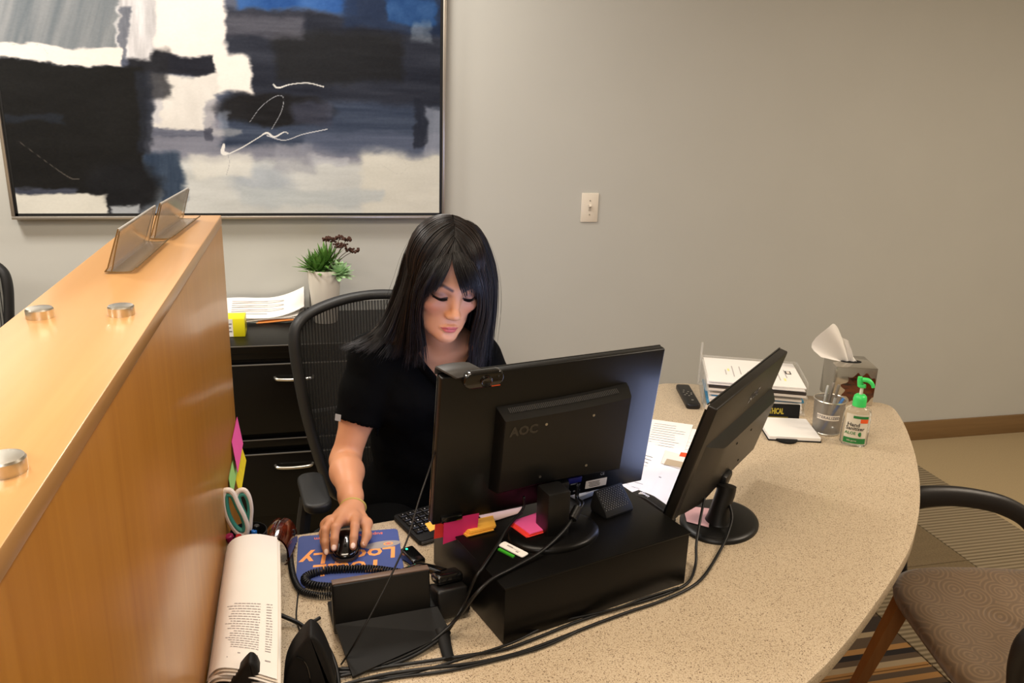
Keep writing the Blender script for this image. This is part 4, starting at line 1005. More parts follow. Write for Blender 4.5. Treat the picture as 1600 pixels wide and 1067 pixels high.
paper_sheet([(985, 722), (1035, 735), (1005, 790), (940, 770)], TOPZ+.0028, 'paper_sheet', 'white sheet partly hidden by the big monitor', lines=[(.2, .5, .3, .6, 4), (.5, .8, .5, .9, 4)], seed=5)
wnd = empty('window_envelope', tuple(at(1060, 722, z=TOPZ)), 0, 'white envelope with a red and orange flag and a beige window', 'envelope')
Q = [at(1040, 704, z=TOPZ+.0036), at(1086, 716, z=TOPZ+.0036), at(1080, 738, z=TOPZ+.0036), at(1033, 724, z=TOPZ+.0036)]
sheet_quad(Q, 4, 4, 0, .0008).build('envelope', M_PAPER2, wnd, world=True)
up_ = lambda q: [v+Vector((0, 0, .0008)) for v in q]
sheet_quad(up_([at(1042, 717, z=TOPZ+.0036), at(1075, 724, z=TOPZ+.0036), at(1072, 733, z=TOPZ+.0036), at(1037, 726, z=TOPZ+.0036)]), 2, 2, 0, .0003).build('envelope_window', mat('window_beige', (178, 160, 130), 0.5), wnd, world=True)
sheet_quad(up_([at(1064, 707, z=TOPZ+.0036), at(1080, 709, z=TOPZ+.0036), at(1078, 716, z=TOPZ+.0036), at(1061, 713, z=TOPZ+.0036)]), 2, 2, 0, .0003).build('red_flag', mat('flag_red', (238, 78, 36), 0.6), wnd, world=True)

# stapler with script lettering
sA, sB = at(992, 773, z=TOPZ+.022), at(1040, 800, z=TOPZ+.022)
Mst = frame_xy(sA, sB, TOPZ); sl = (Vector((sB.x, sB.y, 0))-Vector((sA.x, sA.y, 0))).length
stp = empty('stapler', tuple(sA), 0, 'black stapler with white script lettering lying on the papers', 'stapler')
MB().prism(rrect(sl+.05, .034, .012, 5, sl/2), .006, .010, M=Mst @ TR(0, 0, .0), r=.001).build('stapler_base', M_BLACK, stp, world=True)
MB().prism([(-.02, .012), (.0, .032), (.05, .038), (sl+.02, .030), (sl+.028, .020), (sl+.02, .016)], -.014, .014, M=Mst @ Matrix(((1, 0, 0, 0), (0, 0, -1, 0), (0, 1, 0, 0), (0, 0, 0, 1))), r=.003).build('stapler_arm', M_BLACK, stp, world=True)
text_mb('Swingline', .014, Mst @ TR(sl/2-.005, .0, .0374, 0, 0, math.radians(4.5)), .0002, shear=.25).build('script_lettering', M_PAPER, stp, smooth=False, world=True)
# white rounded thing beside it
hx = at(1003, 792, z=TOPZ)
tap = empty('tape_dispenser', (hx.x, hx.y, TOPZ), .6, 'small white rounded dispenser in front of the stapler', 'dispenser')
MB().prism([(-.030, .004), (.030, .004), (.032, .012), (.020, .030), (.0, .036), (-.020, .030), (-.032, .012)], -.012, .012, M=TR(0, 0, 0) @ Matrix(((1, 0, 0, 0), (0, 0, -1, 0), (0, 1, 0, 0), (0, 0, 0, 1))), r=.004, seg=3).build('dispenser_body', mat('white_plastic', (206, 198, 186), 0.35), tap)
MB().cyl((0, -.013, .022), (0, .013, .022), .007, 16).build('hub', M_DGREY, tap)
# pink note on the second stand
tag(sheet_quad([at(1067, 790, z=TOPZ+.0145), at(1112, 795, z=TOPZ+.0145), at(1107, 824, z=TOPZ+.0145), at(1073, 815, z=TOPZ+.0145)], th=.0006).build('sticky_note', mat('note_pale_pink', (224, 178, 184), 0.7)), 'pale pink note lying on the foot of the tilted monitor', 'sticky note')

# remote control
rA, rB = at(1067, 610, z=TOPZ), at(1082, 637, z=TOPZ)
rem = empty('remote_control', ((rA.x+rB.x)/2, (rA.y+rB.y)/2, TOPZ), 0, 'black remote control lying at the back of the desk', 'remote')
Mr = frame_xy(rA, rB, TOPZ); rl = (rB-rA).length
MB().prism(rrect(rl+.03, .046, .010, 5, rl/2), .0005, .018, M=Mr, r=.005, seg=3).build('remote_body', M_BLACK, rem, world=True)
bt = MB(); 
for (a_, b_) in ((.25, -.008), (.33, .004), (.40, .012), (.36, -.012), (.44, -.004), (.48, .010), (.56, .0), (.52, -.012)): bt.cyl((rl*a_+.008, b_, .0178), (rl*a_+.008, b_, .0190), .0032, 8, M=Mr)
bt.cyl((rl*.86, .003, .0178), (rl*.86, .003, .0192), .0042, 8, M=Mr)
bt.build('remote_buttons', M_SCREW, rem, world=True)['kind'] = 'stuff'

# clear letter tray with stacks of paper
ty = 2.28
tA, tB = at(1102, 622, z=TOPZ), at(1256, 630, z=TOPZ)
ta_ = math.atan2(-.16, .40)
Mtr = TR(1.385, 2.290, TOPZ, math.radians(-22.6)); TW, TD = .315, .25
tray = empty('letter_tray', (1.385, 2.290, TOPZ), 0, 'clear acrylic letter tray holding papers at the back of the desk', 'letter tray')
MB().box((0, 0, .0025), (TW, TD, .003), M=Mtr).build('tray_floor', M_CLEAR, tray, world=True)
MB().box((0, 0, .0600), (TW, TD, .003), M=Mtr).build('tray_shelf', M_CLEAR, tray, world=True)
for s, h_ in ((-1, .105), (1, .100)): MB().box((s*(TW/2+.002), .02, h_/2), (.003, TD*.9, h_), M=Mtr, r=.001, seg=1).build('tray_side', M_CLEAR, tray, world=True)
MB().box((0, TD/2, .05), (TW, .003, .10), M=Mtr).build('tray_back', M_CLEAR, tray, world=True)
MB().cyl((-TW/2-.004, TD/2-.02, .001), (-TW/2-.004, TD/2-.02, .150), .004, 10, M=Mtr).build('tray_post', M_CLEAR, tray, world=True)
def stack(name, cx, cy, z, w, d, n, th, mlist, label, cat='papers', rz=0.0, jit=.004, seed=1, group=None, print_=None):
    e = empty(name, tuple(Mtr @ Vector((cx, cy, z))), 0, label, cat, group); r_ = random.Random(seed)
    for k in range(n):
        MB().box((0, 0, 0), (w, d, th*.93), M=Mtr @ TR(cx+r_.uniform(-jit, jit), cy+r_.uniform(-jit, jit), z+th*(k+.5), rz+r_.uniform(-.02, .02))).build('sheet', mlist[k % len(mlist)], e, world=True, smooth=False)
    if print_: print_(e, Mtr @ TR(cx, cy, z+n*th+.0003, rz))
    return e
stack('paper_stack', 0, -.006, .0045, .285, .225, 7, .0068, [M_PAPER, mat('folder_blue', (70, 140, 180), 0.5), M_PAPER2, M_PAPER], 'papers with a blue folder on the lower level of the clear tray', jit=.007, seed=2)
M_BINDB = mat('folder_dark', (58, 50, 44), 0.5)
stack('dark_folder', .004, -.008, .0620, .298, .232, 2, .0085, [M_PAPER2, M_BINDB], 'dark folder with paper on the upper level of the tray', 'folder', seed=4)
def prt(e, M):
    mb = MB()
    mb.box((.118, .020, 0), (.018, .032, .0004), M=M); mb.box((.118, .020, .0002), (.012, .026, .0004), M=M)
    mb.build('stamp_box', M_INKD, e, smooth=False, world=True)
    MB().box((.118, .020, .0006), (.010, .023, .0003), M=M).build('stamp_inside', M_PAPER2, e, smooth=False, world=True)
    mb = MB()
    for k in range(9):
        mb.box((-.085+.024*k, -.01+.015*((k*7) % 3-1), 0), (.003, .05+.03*((k*5) % 3), .0003), M=M)
    mb.build('printed_lines', M_FAINT, e, smooth=False, world=True)['kind'] = 'stuff'
    mb = MB()
    for (x_, y_) in ((-.075, .0), (.098, -.055)): mb.box((x_, y_, .0003), (.006, .024, .0003), M=M)
    mb.build('highlighter_marks', mat('mark_yellow', (236, 232, 150), 0.7), e, smooth=False, world=True)
stack('paper_stack', -.004, -.002, .0795, .298, .246, 4, .0036, [M_PAPER], 'white printed papers lying on top of the tray, over the dark folder', seed=6, print_=prt)

# black presentation card with gold lettering and the white pad before it
na, nb_, nc_, nd_ = at(1188, 684, z=TOPZ+.012), at(1270, 688, z=TOPZ+.012), at(1250, 648, z=TOPZ+.012), at(1204, 646, z=TOPZ+.012)
pad_ = empty('writing_pad', tuple((na+nb_+nc_+nd_)/4), 0, 'white writing pad on a black backing in front of the letter tray', 'notepad')
ctr_ = (na+nb_+nc_+nd_)/4; exx = ((nb_-na)+(nc_-nd_)).normalized(); Mn = frame(Vector((ctr_.x, ctr_.y-.012, TOPZ)), exx, Vector((-exx.y, exx.x, 0)))
wN, dN = .150, .150
MB().prism(rrect(wN+.004, dN+.004, .004), .0008, .004, M=Mn).build('pad_backing', M_BLACKM, pad_, world=True)
for k in range(4): MB().prism(rrect(wN, dN, .003), .0042+.0022*k, .0062+.0022*k, M=Mn @ TR(.0006*(k % 2), .0005*k, 0)).build('pad_sheet', M_PAPER, pad_, world=True)
bc = empty('black_card', tuple(Mn @ Vector((0, dN/2+.02, 0))), 0, 'black card with gold lettering standing behind the white pad', 'card')
Mbc = Mn @ Matrix.Translation((-.004, dN/2+.006, .001)) @ Matrix.Rotation(math.radians(84), 4, 'X')
MB().prism(rrect(.120, .054, .004), -.001, .001, M=Mbc @ TR(0, .027, 0)).build('card', M_BLACKM, bc, world=True)
M_GOLD = mat('gold_print', (176, 156, 48), 0.45)
text_mb('MYTHICAL', .0185, Mbc @ TR(-.020, .030, .0012) @ Matrix.Diagonal((.72, 1.35, 1, 1)), .0002, bold=.0006, spacing=.95).build('gold_lettering', M_GOLD, bc, smooth=False, world=True)
gb_ = MB().box((-.014, .012, .0012), (.080, .0018, .0003), M=Mbc).box((-.020, .007, .0012), (.060, .0018, .0003), M=Mbc); gb_.build('gold_rule', M_GOLD, bc, smooth=False, world=True)
rg = at(1232, 692, z=TOPZ)
tag(MB().lathe([(.030, .0006), (.033, .002), (.033, .006), (.030, .0072), (.0, .0072)], 32, TR(rg.x+.004, rg.y+.022, TOPZ), cap=False).build('black_coaster', M_BLACKM), 'black round disc peeking out under the white pad', 'disc')

# mesh pen cup with a paper label
cc = at(1302, 682, z=TOPZ); mcx, mcy = cc.x, cc.y+.040
mc = empty('mesh_pen_cup', (mcx, mcy, TOPZ), 0, 'grey mesh pen cup with a white paper label', 'cup')
M_MESH = mat('mesh_silver', (150, 146, 140), 0.45, metal=0.6, alpha=0.62)
R0, R1, HH = .038, .046, .108
MB().lathe([(R0, .001), (R0+.001, .003), (R1-.001, HH-.004)], 40, TR(mcx, mcy, TOPZ), cap=False).build('mesh_wall', M_MESH, mc, world=True, angle=180)
MB().lathe([(0, .0005), (R0, .0005), (R0, .003), (0, .003)], 40, TR(mcx, mcy, TOPZ), cap=False).build('cup_floor', M_STEEL, mc, world=True)
for r_, z_ in ((R1, HH-.003), (R0+.0012, .004)): MB().tube([(mcx+r_*math.cos(t), mcy+r_*math.sin(t), TOPZ+z_) for t in np.linspace(0, 2*PI, 49)[:-1]], .0020, 6, closed=True).build('cup_rim', M_CHROME, mc, world=True)
def wrapq(M0, r0, r1, z0, z1, a0, a1, n=16, off=.0008):
    mb = MB(); 
    def f(u, v):
        a = a0+(a1-a0)*u; z = z0+(z1-z0)*v; r = r0+(r1-r0)*(z/HH)+off; return M0 @ Vector((r*math.cos(a), r*math.sin(a), z))
    mb.grid(f, n, 2); return mb
fa = math.atan2(-mcy, -mcx)
wrapq(TR(mcx, mcy, TOPZ), R0, R1, .050, .067, fa-.75, fa+.85).build('paper_label', M_PAPER2, mc, world=True, angle=180)
def wrap_text(txt, size, z, a_c, r, name, m, par, M0):
    t_ = text_mb(txt, size, Matrix.Identity(4), .0001, bold=.0002, spacing=1.1); V = []
    for (x, y, w) in t_.V: a = a_c+x/r; V.append(M0 @ Vector(((r+.0004+w)*math.cos(a), (r+.0004+w)*math.sin(a), z+y)))
    mb = MB(); mb.add(V, t_.F); return mb.build(name, m, par, smooth=False, world=True)
wrap_text('STERALIZED', .0115, .0585, fa+.06, R0+(R1-R0)*.54+.0012, 'label_lettering', M_INK, mc, TR(mcx, mcy, TOPZ))
def cup_pen(px, y, base, r, m, tip, label, g=None):
    return pen('pen', px, y, base, r, m, tip, label)
M_GREYP = mat('pen_grey', (128, 120, 110), 0.3, metal=0.2); M_CLRP = mat('pen_clear', (176, 176, 170), 0.2, metal=.2)
for px, dy, bx, m, t_, lab in (((1303, 598), .010, -.012, M_GREYP, M_GREYP, 'tall grey pen, middle one in the mesh cup'), ((1311, 601), -.006, .0, M_CLRP, M_GREYP, 'grey pen just right of the middle pen in the mesh cup'), ((1294, 602), .018, -.020, M_CLRP, M_CLRP, 'leftmost pale pen in the mesh cup'),
        ((1318, 622), -.010, -.016, mat('pen_blue2', (60, 120, 190), .4), mat('pen_blue2', (60, 120, 190), .4), 'blue and white pen leaning to the right in the mesh cup')):
    pen('pen', px, mcy+dy, (mcx+bx, mcy+dy*.4, TOPZ+.006), .0042, m, t_, lab)

# hand sanitizer
sp_ = at(1336, 698, z=TOPZ); sx_, sy_ = sp_.x+.006, sp_.y+.020
sa_ = math.atan2(sy_, sx_)-PI/2+.10
Mz = TR(sx_, sy_, TOPZ, sa_) @ Matrix.Scale(1.13, 4)
san = empty('hand_sanitizer', (sx_, sy_, TOPZ), 0, 'clear hand sanitizer bottle with a bright green pump', 'bottle')
M_GEL = mat('sanitizer_clear', (238, 238, 230), 0.06, trans=0.92, ior=1.33)
MB().lathe([(0.0, .0005), (.90, .0005), (1.0, .006), (1.0, .086), (.92, .097), (.62, .104), (.42, .107), (.40, .112), (.0, .112)], 40, Mz, sx=.0335, sy=.020, cap=False).build('bottle_body', M_GEL, san, world=True, angle=60)
M_GRN = mat('pump_green', (66, 214, 106), 0.35)
MB().lathe([(.0, .106), (.0165, .106), (.0165, .124), (.015, .132), (.011, .136), (.006, .137), (.0, .137)], 28, Mz, cap=False).build('pump_collar', M_GRN, san, world=True)
MB().cyl((0, 0, .136), (0, 0, .156), .0042, 12, M=Mz).build('pump_stem', M_PAPER2, san, world=True)
pb = MB(); pb.prism(rrect(.018, .016, .004), .155, .163, M=Mz, r=.002); pb.tube([(-.004, 0, .158), (-.007, 0, .172), (-.008, 0, .182)], [.0075, .0068, .0055], 12, smooth=4, M=Mz); pb.tube([(-.002, -.002, .176), (.012, -.004, .176), (.022, -.006, .168), (.025, -.007, .160)], [.006, .006, .0048, .004], 12, smooth=4, M=Mz)
pb.build('pump_head', M_GRN, san, world=True)
ML = Mz @ Matrix.Translation((-.002, -.0215, 0)) @ Matrix.Rotation(PI/2, 4, 'X')
def curved_label(x0, x1, z0, z1, m, nm, off=.0004):
    mb = MB()
    def f(u, v):
        x = x0+(x1-x0)*u; return Mz @ Vector((x, -(.020*math.sqrt(max(0, 1-(x/0.0337)**2))+off), z0+(z1-z0)*v))
    mb.grid(f, 14, 1); return mb.build(nm, m, san, world=True, angle=180)
M_LAB = mat('label_cream', (222, 214, 196), 0.5)
curved_label(-.026, .026, .008, .088, M_LAB, 'front_label')
curved_label(-.010, .026, .077, .084, mat('label_green', (40, 124, 62), .5), 'green_band', .0008); curved_label(.008, .026, .066, .0765, mat('label_orange', (236, 96, 44), .5), 'orange_patch', .0008)
curved_label(-.026, .026, .009, .024, mat('label_green', (40, 124, 62), .5), 'green_foot', .0008)
def lab_text(txt, size, x, z, m, nm, al='LEFT', bold=.0002):
    t_ = text_mb(txt, size, Matrix.Identity(4), .0001, al, bold); mb = MB()
    mb.add([Mz @ Vector((x+a, -(.020*math.sqrt(max(0, 1-((x+a)/0.0337)**2))+.0010+c), z+b)) for a, b, c in t_.V], [f[::-1] for f in t_.F]); return mb.build(nm, m, san, smooth=False, world=True)
lab_text('Hand', .0140, -.022, .0595, M_INKD, 'label_lettering'); lab_text('Sanitizer', .0128, -.024, .0495, M_INKD, 'label_lettering')
lab_text('ALOE', .0105, -.025, .0365, mat('label_green', (40, 124, 62), .5), 'label_lettering'); lab_text('kills germs', .0055, -.018, .0165, M_LAB, 'label_lettering', bold=0)
MB().prism([(.0055*math.cos(t)*(1 if math.cos(t) < .3 else .4), .006*math.sin(t)) for t in np.linspace(0, 2*PI, 25)[:-1]], .0006, .0010, M=ML @ TR(.014, .0355, -.001)).build('leaf_mark', mat('label_green', (40, 124, 62), .5), san, world=True)

# tissue box
tb0 = at(1322, 640, z=TOPZ)
Mx = TR(1.715, 2.245, TOPZ, math.radians(-17)); TBX, TBH = .132, .130
tis = empty('tissue_box', (1.715, 2.245, TOPZ), 0, 'mirrored grey cube tissue box with a brown feathered front', 'tissue box')
M_MIR = mat('box_mirror', (190, 184, 172), 0.12, metal=0.85)
M_FEA = mat('feather_brown', (116, 56, 24), 0.18, rgb2=(34, 22, 16), nscale=26, stretch=(1, 1, 3), metal=0.25, coat=.5)
MB().box((0, 0, TBH/2), (TBX, TBX, TBH-.001), r=.002, M=Mx).build('box_body', M_MIR, tis, world=True)
def fea(u, v):
    a = 2*PI*u; r = (.30+.70*v); x = min(.0645, .018+.056*r*math.cos(a)*(1+.16*math.sin(9*a)*(math.cos(a) < .3))); z = .058+.050*r*math.sin(a)*(1+.14*math.sin(11*a)); return Mx @ Vector((x, -TBX/2-.0012+.0006*v, z))
for nm, M_ in (('feather_print', M_FEA),):
    mb = MB(); N_ = 60
    mb.add([Mx @ Vector((.012, -TBX/2-.0012, .066))]+[fea(k/N_, 1) for k in range(N_)], [(0, 1+k, 1+(k+1) % N_) for k in range(N_)]); mb.build(nm, M_, tis, world=True, smooth=False)
MB().prism([(.034*math.cos(t), .018*math.sin(t)) for t in np.linspace(0, 2*PI, 33)[:-1]], TBH-.0006, TBH+.0004, M=Mx).build('box_slot', M_BLACKM, tis, world=True)
tt = empty('tissue', tuple(Mx @ Vector((0, 0, TBH))), 0, 'white tissue pulled up out of the tissue box', 'tissue')
top_ = [(1283, 558), (1270, 542), (1287, 517), (1300, 505), (1309, 513), (1316, 527), (1325, 532), (1322, 540), (1330, 556), (1337, 570)]
tP = [at(a, b, y=2.255+.010*math.sin(i*1.9)) for i, (a, b) in enumerate(top_)]
base_ = Mx @ Vector((0.0, 0, TBH-.004))
mbt = MB(); mid_ = at(1303, 548, y=2.235)
bl = [Mx @ Vector((-.028+.0062*i, .003*math.sin(i*2.0), TBH-.003)) for i in range(10)]
ringT = [tP[0], tP[1], tP[2], tP[3], tP[4], tP[5], tP[6], tP[7], tP[8], tP[9]]
def tf(u, v):
    t = crom_at([np.array(q) for q in ringT], u); b = crom_at([np.array(q) for q in bl], u); p = b*(1-v)+t*v
    p = p+np.array([.0, -.004*math.sin(PI*v)+.008*v*math.sin(u*14), 0])+np.array([0, .003*math.sin(u*31+v*3), 0])*v
    return p
mbt.grid(tf, 30, 14); mbt.grid(lambda u, v: tf(1-u, v)+np.array([0, .0008, 0]), 30, 14)
mbt.build('tissue_sheet', mat('tissue_white', (232, 228, 222), .9, sss=.0), tt, world=True, angle=180)
# ------------------------------------------------------------------ things on the black cabinet
pot = empty('potted_succulents', (.031, 3.205, CT), 0, 'tall white pot of succulents on the black cabinet behind the chair', 'plant')
Mpt = TR(.031, 3.205, CT)
MB().lathe([(.044, .0005), (.046, .003), (.0655, .208), (.0655, .212), (.0615, .212), (.058, .190), (.0, .188)], 40, Mpt, cap=False).build('pot', mat('pot_white', (228, 222, 210), 0.45), pot, world=True, angle=40)
MB().lathe([(.0, .192), (.059, .190), (.059, .186), (.0, .186)], 24, Mpt, cap=False).build('soil', mat('soil_brown', (62, 48, 36), 0.95, noise=.4, nscale=120), pot, world=True)
def leaf(mb, o, d, L_, w, th=.25, bend=.3, n=5):
    d = Vector(d).normalized(); up = Vector((0, 0, 1)); s_ = d.cross(up); s_ = s_.normalized() if s_.length > .01 else Vector((1, 0, 0)); nn = s_.cross(d)
    rows_ = []
    for i in range(n+1):
        t = i/n; c = Vector(o)+d*L_*t+Vector((0, 0, -bend*L_*t*t))*(1-abs(d.z)); ww = w*math.sin(PI*min(1, .18+.82*t))**.8*(1 if t < 1 else 0); ww = max(ww, .0003)
        rows_.append([c-s_*ww, c+nn*ww*th, c+s_*ww, c-nn*ww*th])
    k = len(mb.V); 
    for r_ in rows_: mb.V += [tuple(q) for q in r_]
    for i in range(n):
        for j in range(4): mb.F.append((k+i*4+j, k+i*4+(j+1) % 4, k+i*4+4+(j+1) % 4, k+i*4+4+j))
    mb.F.append((k+3, k+2, k+1, k)); mb.F.append(tuple(k+n*4+j for j in range(4)))
r3 = random.Random(11)
M_LF = mat('leaf_green', (104, 148, 66), 0.5, rgb2=(62, 104, 42), nscale=60); M_LFP = mat('leaf_pale', (168, 200, 150), 0.5, rgb2=(128, 166, 120), nscale=60)
M_BRN = mat('flower_brown', (74, 44, 32), 0.8, noise=.3, nscale=200)
for (cx_, cy_, cz__, n_, L_, w_) in ((-.022, -.014, .198, 52, .088, .0085), (.006, .008, .222, 46, .098, .0075), (-.040, .006, .208, 40, .080, .0075)):
    lb = MB()
    for k in range(n_):
        a = 2.399*k; e_ = .15+1.25*(1-k/n_)
        d = (math.cos(a)*math.sin(e_), math.sin(a)*math.sin(e_), math.cos(e_)); leaf(lb, Mpt @ Vector((cx_, cy_, cz__)), d, L_*(.75+.35*r3.random()), w_, .3, .15)
    o = lb.build('spiky_leaves', M_LF, pot, world=True); o['kind'] = 'stuff'
lb = MB()
for k in range(44):
    a = 2.399*k; e_ = .12+1.35*(1-k/44)
    d = Vector((math.cos(a)*math.sin(e_), math.sin(a)*math.sin(e_), math.cos(e_))); d = Matrix.Rotation(.5, 3, 'X') @ d; d = Matrix.Rotation(.35, 3, 'Y') @ d
    leaf(lb, Mpt @ Vector((.056, -.030, .198)), d, .062*(.55+.55*(1-k/44)), .0125, .3, -.1)
o = lb.build('rosette_leaves', M_LFP, pot, world=True); o['kind'] = 'stuff'
for (px, py) in ((508, 373), (519, 375), (531, 371), (542, 374), (527, 383), (537, 384), (545, 391), (555, 391)):
    q = at(px, py, y=3.19+.02*r3.random()); c0 = Mpt @ Vector((.025, .01, .20)); fb = MB()
    fb.tube([c0, (c0+q)/2+Vector((0, 0, .012)), q], .0013, 5, smooth=4)
    for j in range(22): fb.sphere((q.x+r3.uniform(-.015, .015), q.y+r3.uniform(-.009, .009), q.z+r3.uniform(-.008, .009)), r3.uniform(.0032, .0056), 7, 5)
    fb.build('flower_head', M_BRN, pot, world=True)
# leaning paper stack
ps = empty('paper_stack', (-.2, 3.29, CT), 0, 'loose white papers over an orange folder against the wall on the black cabinet', 'papers')
def slope(off, curl):
    def f(u, v):
        x = -.365+.315*u; y = 3.205+.150*v; z = CT+.003+off+.045*v+curl*u**4*.040+.004*math.sin(u*7+off*400); return Vector((x, y, z))
    return f
for k, (m, cu_) in enumerate(((mat('folder_grey', (150, 156, 150), .6), 0), (mat('folder_orange', (226, 146, 76), .6), 0), (M_PAPER2, .3), (M_PAPER, .6), (M_PAPER, 1.0))):
    f = slope(.0042*k, cu_); mb = MB(); u0 = .42 if k == 1 else .0
    g1 = lambda u, v, f=f, u0=u0: f(u0+(1-u0)*u, v-.02*(u0 > 0))
    mb.grid(g1, 16, 4); mb.grid(lambda u, v: g1(1-u, v)-Vector((0, 0, .002)), 16, 4); mb.build('folder' if k < 2 else 'sheet', m, ps, world=True, angle=60)
mb = MB(); f = slope(.0176, 1.0)
for k in range(7):
    v = .18+.1*k; mb.add([f(.12, v), f(.55+.2*((k*3) % 2), v), f(.55+.2*((k*3) % 2), v+.03), f(.12, v+.03)], [(3, 2, 1, 0)])
for i, (x, y, z) in enumerate(mb.V): mb.V[i] = (x, y, z+.0006)
mb.build('printed_lines', M_FAINT, ps, smooth=False, world=True)['kind'] = 'stuff'
bs = at(484, 475, y=3.30)
tag(MB().box((bs.x+.002, 3.31, CT+.052), (.004, .10, .104), r=.001).build('binder_edge', mat('binder_grey', (92, 90, 88), .5)), 'thin dark binder standing between the papers and the white pot', 'binder')
yb = empty('yellow_box', (-.345, 3.07, CT), 0, 'small yellow and white carton on the edge of the black cabinet', 'box')
MB().box((-.326, 3.072, CT+.035), (.130, .085, .069), r=.0015).build('carton', mat('carton_yellow', (232, 222, 28), 0.45), yb, world=True)
MB().box((-.345, 3.0292, CT+.035), (.085, .0008, .066)).build('white_label', M_PAPER, yb, world=True)
mb = MB()
for k in range(3): mb.box((-.320, 3.0285, CT+.050-.014*k), (.028-.006*(k % 2), .0004, .004))
mb.build('label_print', M_INK, yb, smooth=False, world=True)
MB().box((-.2606, 3.072, CT+.033), (.0006, .030, .022)).build('end_print', mat('print_olive', (90, 84, 20), .6), yb, world=True)

# ------------------------------------------------------------------ office chairs
M_MESHC = mat('chair_mesh', (40, 39, 37), 0.7, alpha=.70); M_CHF = mat('chair_frame', (26, 26, 26), 0.5, bump=.08, bscale=500)
M_CHS = mat('chair_fabric', (22, 22, 23), 0.9, bump=.3, bscale=700)
def back_pt(x, z):
    return Vector((x, -.055*(x/.24)**2+(z-.55)*.20+.02*math.sin((z-.55)*5), z))
def make_office_chair():
    e = empty('office_chair', (0, 0, 0))
    half_ = [(.0, 1.128), (.10, 1.120), (.19, 1.098), (.232, 1.072), (.246, 1.030), (.242, .95), (.222, .80), (.185, .64), (.150, .565), (.08, .545), (.0, .540)]
    out = half_+[(-x, z) for x, z in half_[-2:0:-1]]
    fp_ = [back_pt(x, z) for x, z in out]
    MB().tube([Vector((p.x*.975, p.y, .84+(p.z-.84)*.975)) for p in fp_], .0225, 12, smooth=5, closed=True, flat=.62).build('back_frame', M_CHF, e, angle=180)
    poly = crom([(x*.95, z, 0) for x, z in out], 5, True)
    # mesh panel: strips across the outline
    mb = MB(); pv = np.array(poly); zs = np.linspace(.565, 1.105, 28)
    def xr(z):
        xs = [abs(q[0]) for i, q in enumerate(pv) if abs(q[1]-z) < .035 and q[0] > 0]; return max(xs) if xs else .05
    mb.grid(lambda u, v: back_pt((u*2-1)*(xr(.565+.54*v)*.97+.004), .565+.54*v), 16, 27); mb.build('mesh_panel', M_MESHC, e, angle=180)
    th_ = MB()
    for k in range(54):
        x = -.232+.464*k/53; z0, z1 = .57, 1.10; pts = [back_pt(x, z)+Vector((0, -.0012, 0)) for z in np.linspace(.565, 1.105, 20) if abs(x) < xr(z)*.97]
        if len(pts) > 3: th_.tube(pts, .0013, 4, caps=False)
    th_.build('mesh_threads', M_CHF, e, angle=180)['kind'] = 'stuff'
    MB().tube([back_pt(-.20, .80)+Vector((0, .02, 0)), back_pt(0, .79)+Vector((0, .035, 0)), back_pt(.20, .80)+Vector((0, .02, 0))], .014, 10, smooth=5).build('lumbar_bar', M_CHF, e)
    sp__ = MB(); sp__.tube([(0, .10, .74), (0, .10, .60), (0, .05, .46), (0, -.06, .41)], [.028, .032, .035, .04], 12, smooth=5, flat=.6); sp__.build('back_bracket', M_CHF, e)
    MB().prism(rrect(.49, .47, .09, 6, 0, -.24), .425, .490, r=.022, seg=4).build('seat', M_CHS, e)
    for s in (-1, 1):
        MB().tube([(s*.18, -.17, .415), (s*.250, -.17, .43), (s*.262, -.17, .55), (s*.248, -.165, .655)], [.014, .016, .018, .018], 10, smooth=5).build('arm_post', M_CHF, e)
        MB().prism(rrect(.070, .20, .030, 6, s*.228, -.165), .655, .682, r=.009, seg=3).build('arm_pad', M_CHF, e)
    MB().cyl((0, -.22, .09), (0, -.22, .42), .026, 16).build('gas_column', M_CHF, e)
    for k in range(5):
        a = 2*PI*k/5+.3; c_, s_ = math.cos(a), math.sin(a)
        lg_ = MB().tube([(c_*.03, -.22+s_*.03, .105), (c_*.30, -.22+s_*.30, .072)], [.026, .017], 10, flat=.7).build('base_arm', M_CHF, e)
        MB().tube([(c_*.30-s_*.022, -.22+s_*.30+c_*.022, .030), (c_*.30+s_*.022, -.22+s_*.30-c_*.022, .030)], .029, 16).build('caster', M_CHF, lg_)
    return e
ch = make_office_chair(); ch.location = (.180, 2.190, 0); ch.rotation_euler.z = math.radians(7)
tag(ch, 'black mesh back office chair behind the seated woman', 'chair', 'mesh back office chairs')
ch2 = copy_tree(ch); ch2.location = (-1.228, 2.89, 0); ch2.rotation_euler.z = math.radians(14)
tag(ch2, 'empty black mesh back office chair beyond the wooden partition', 'chair')

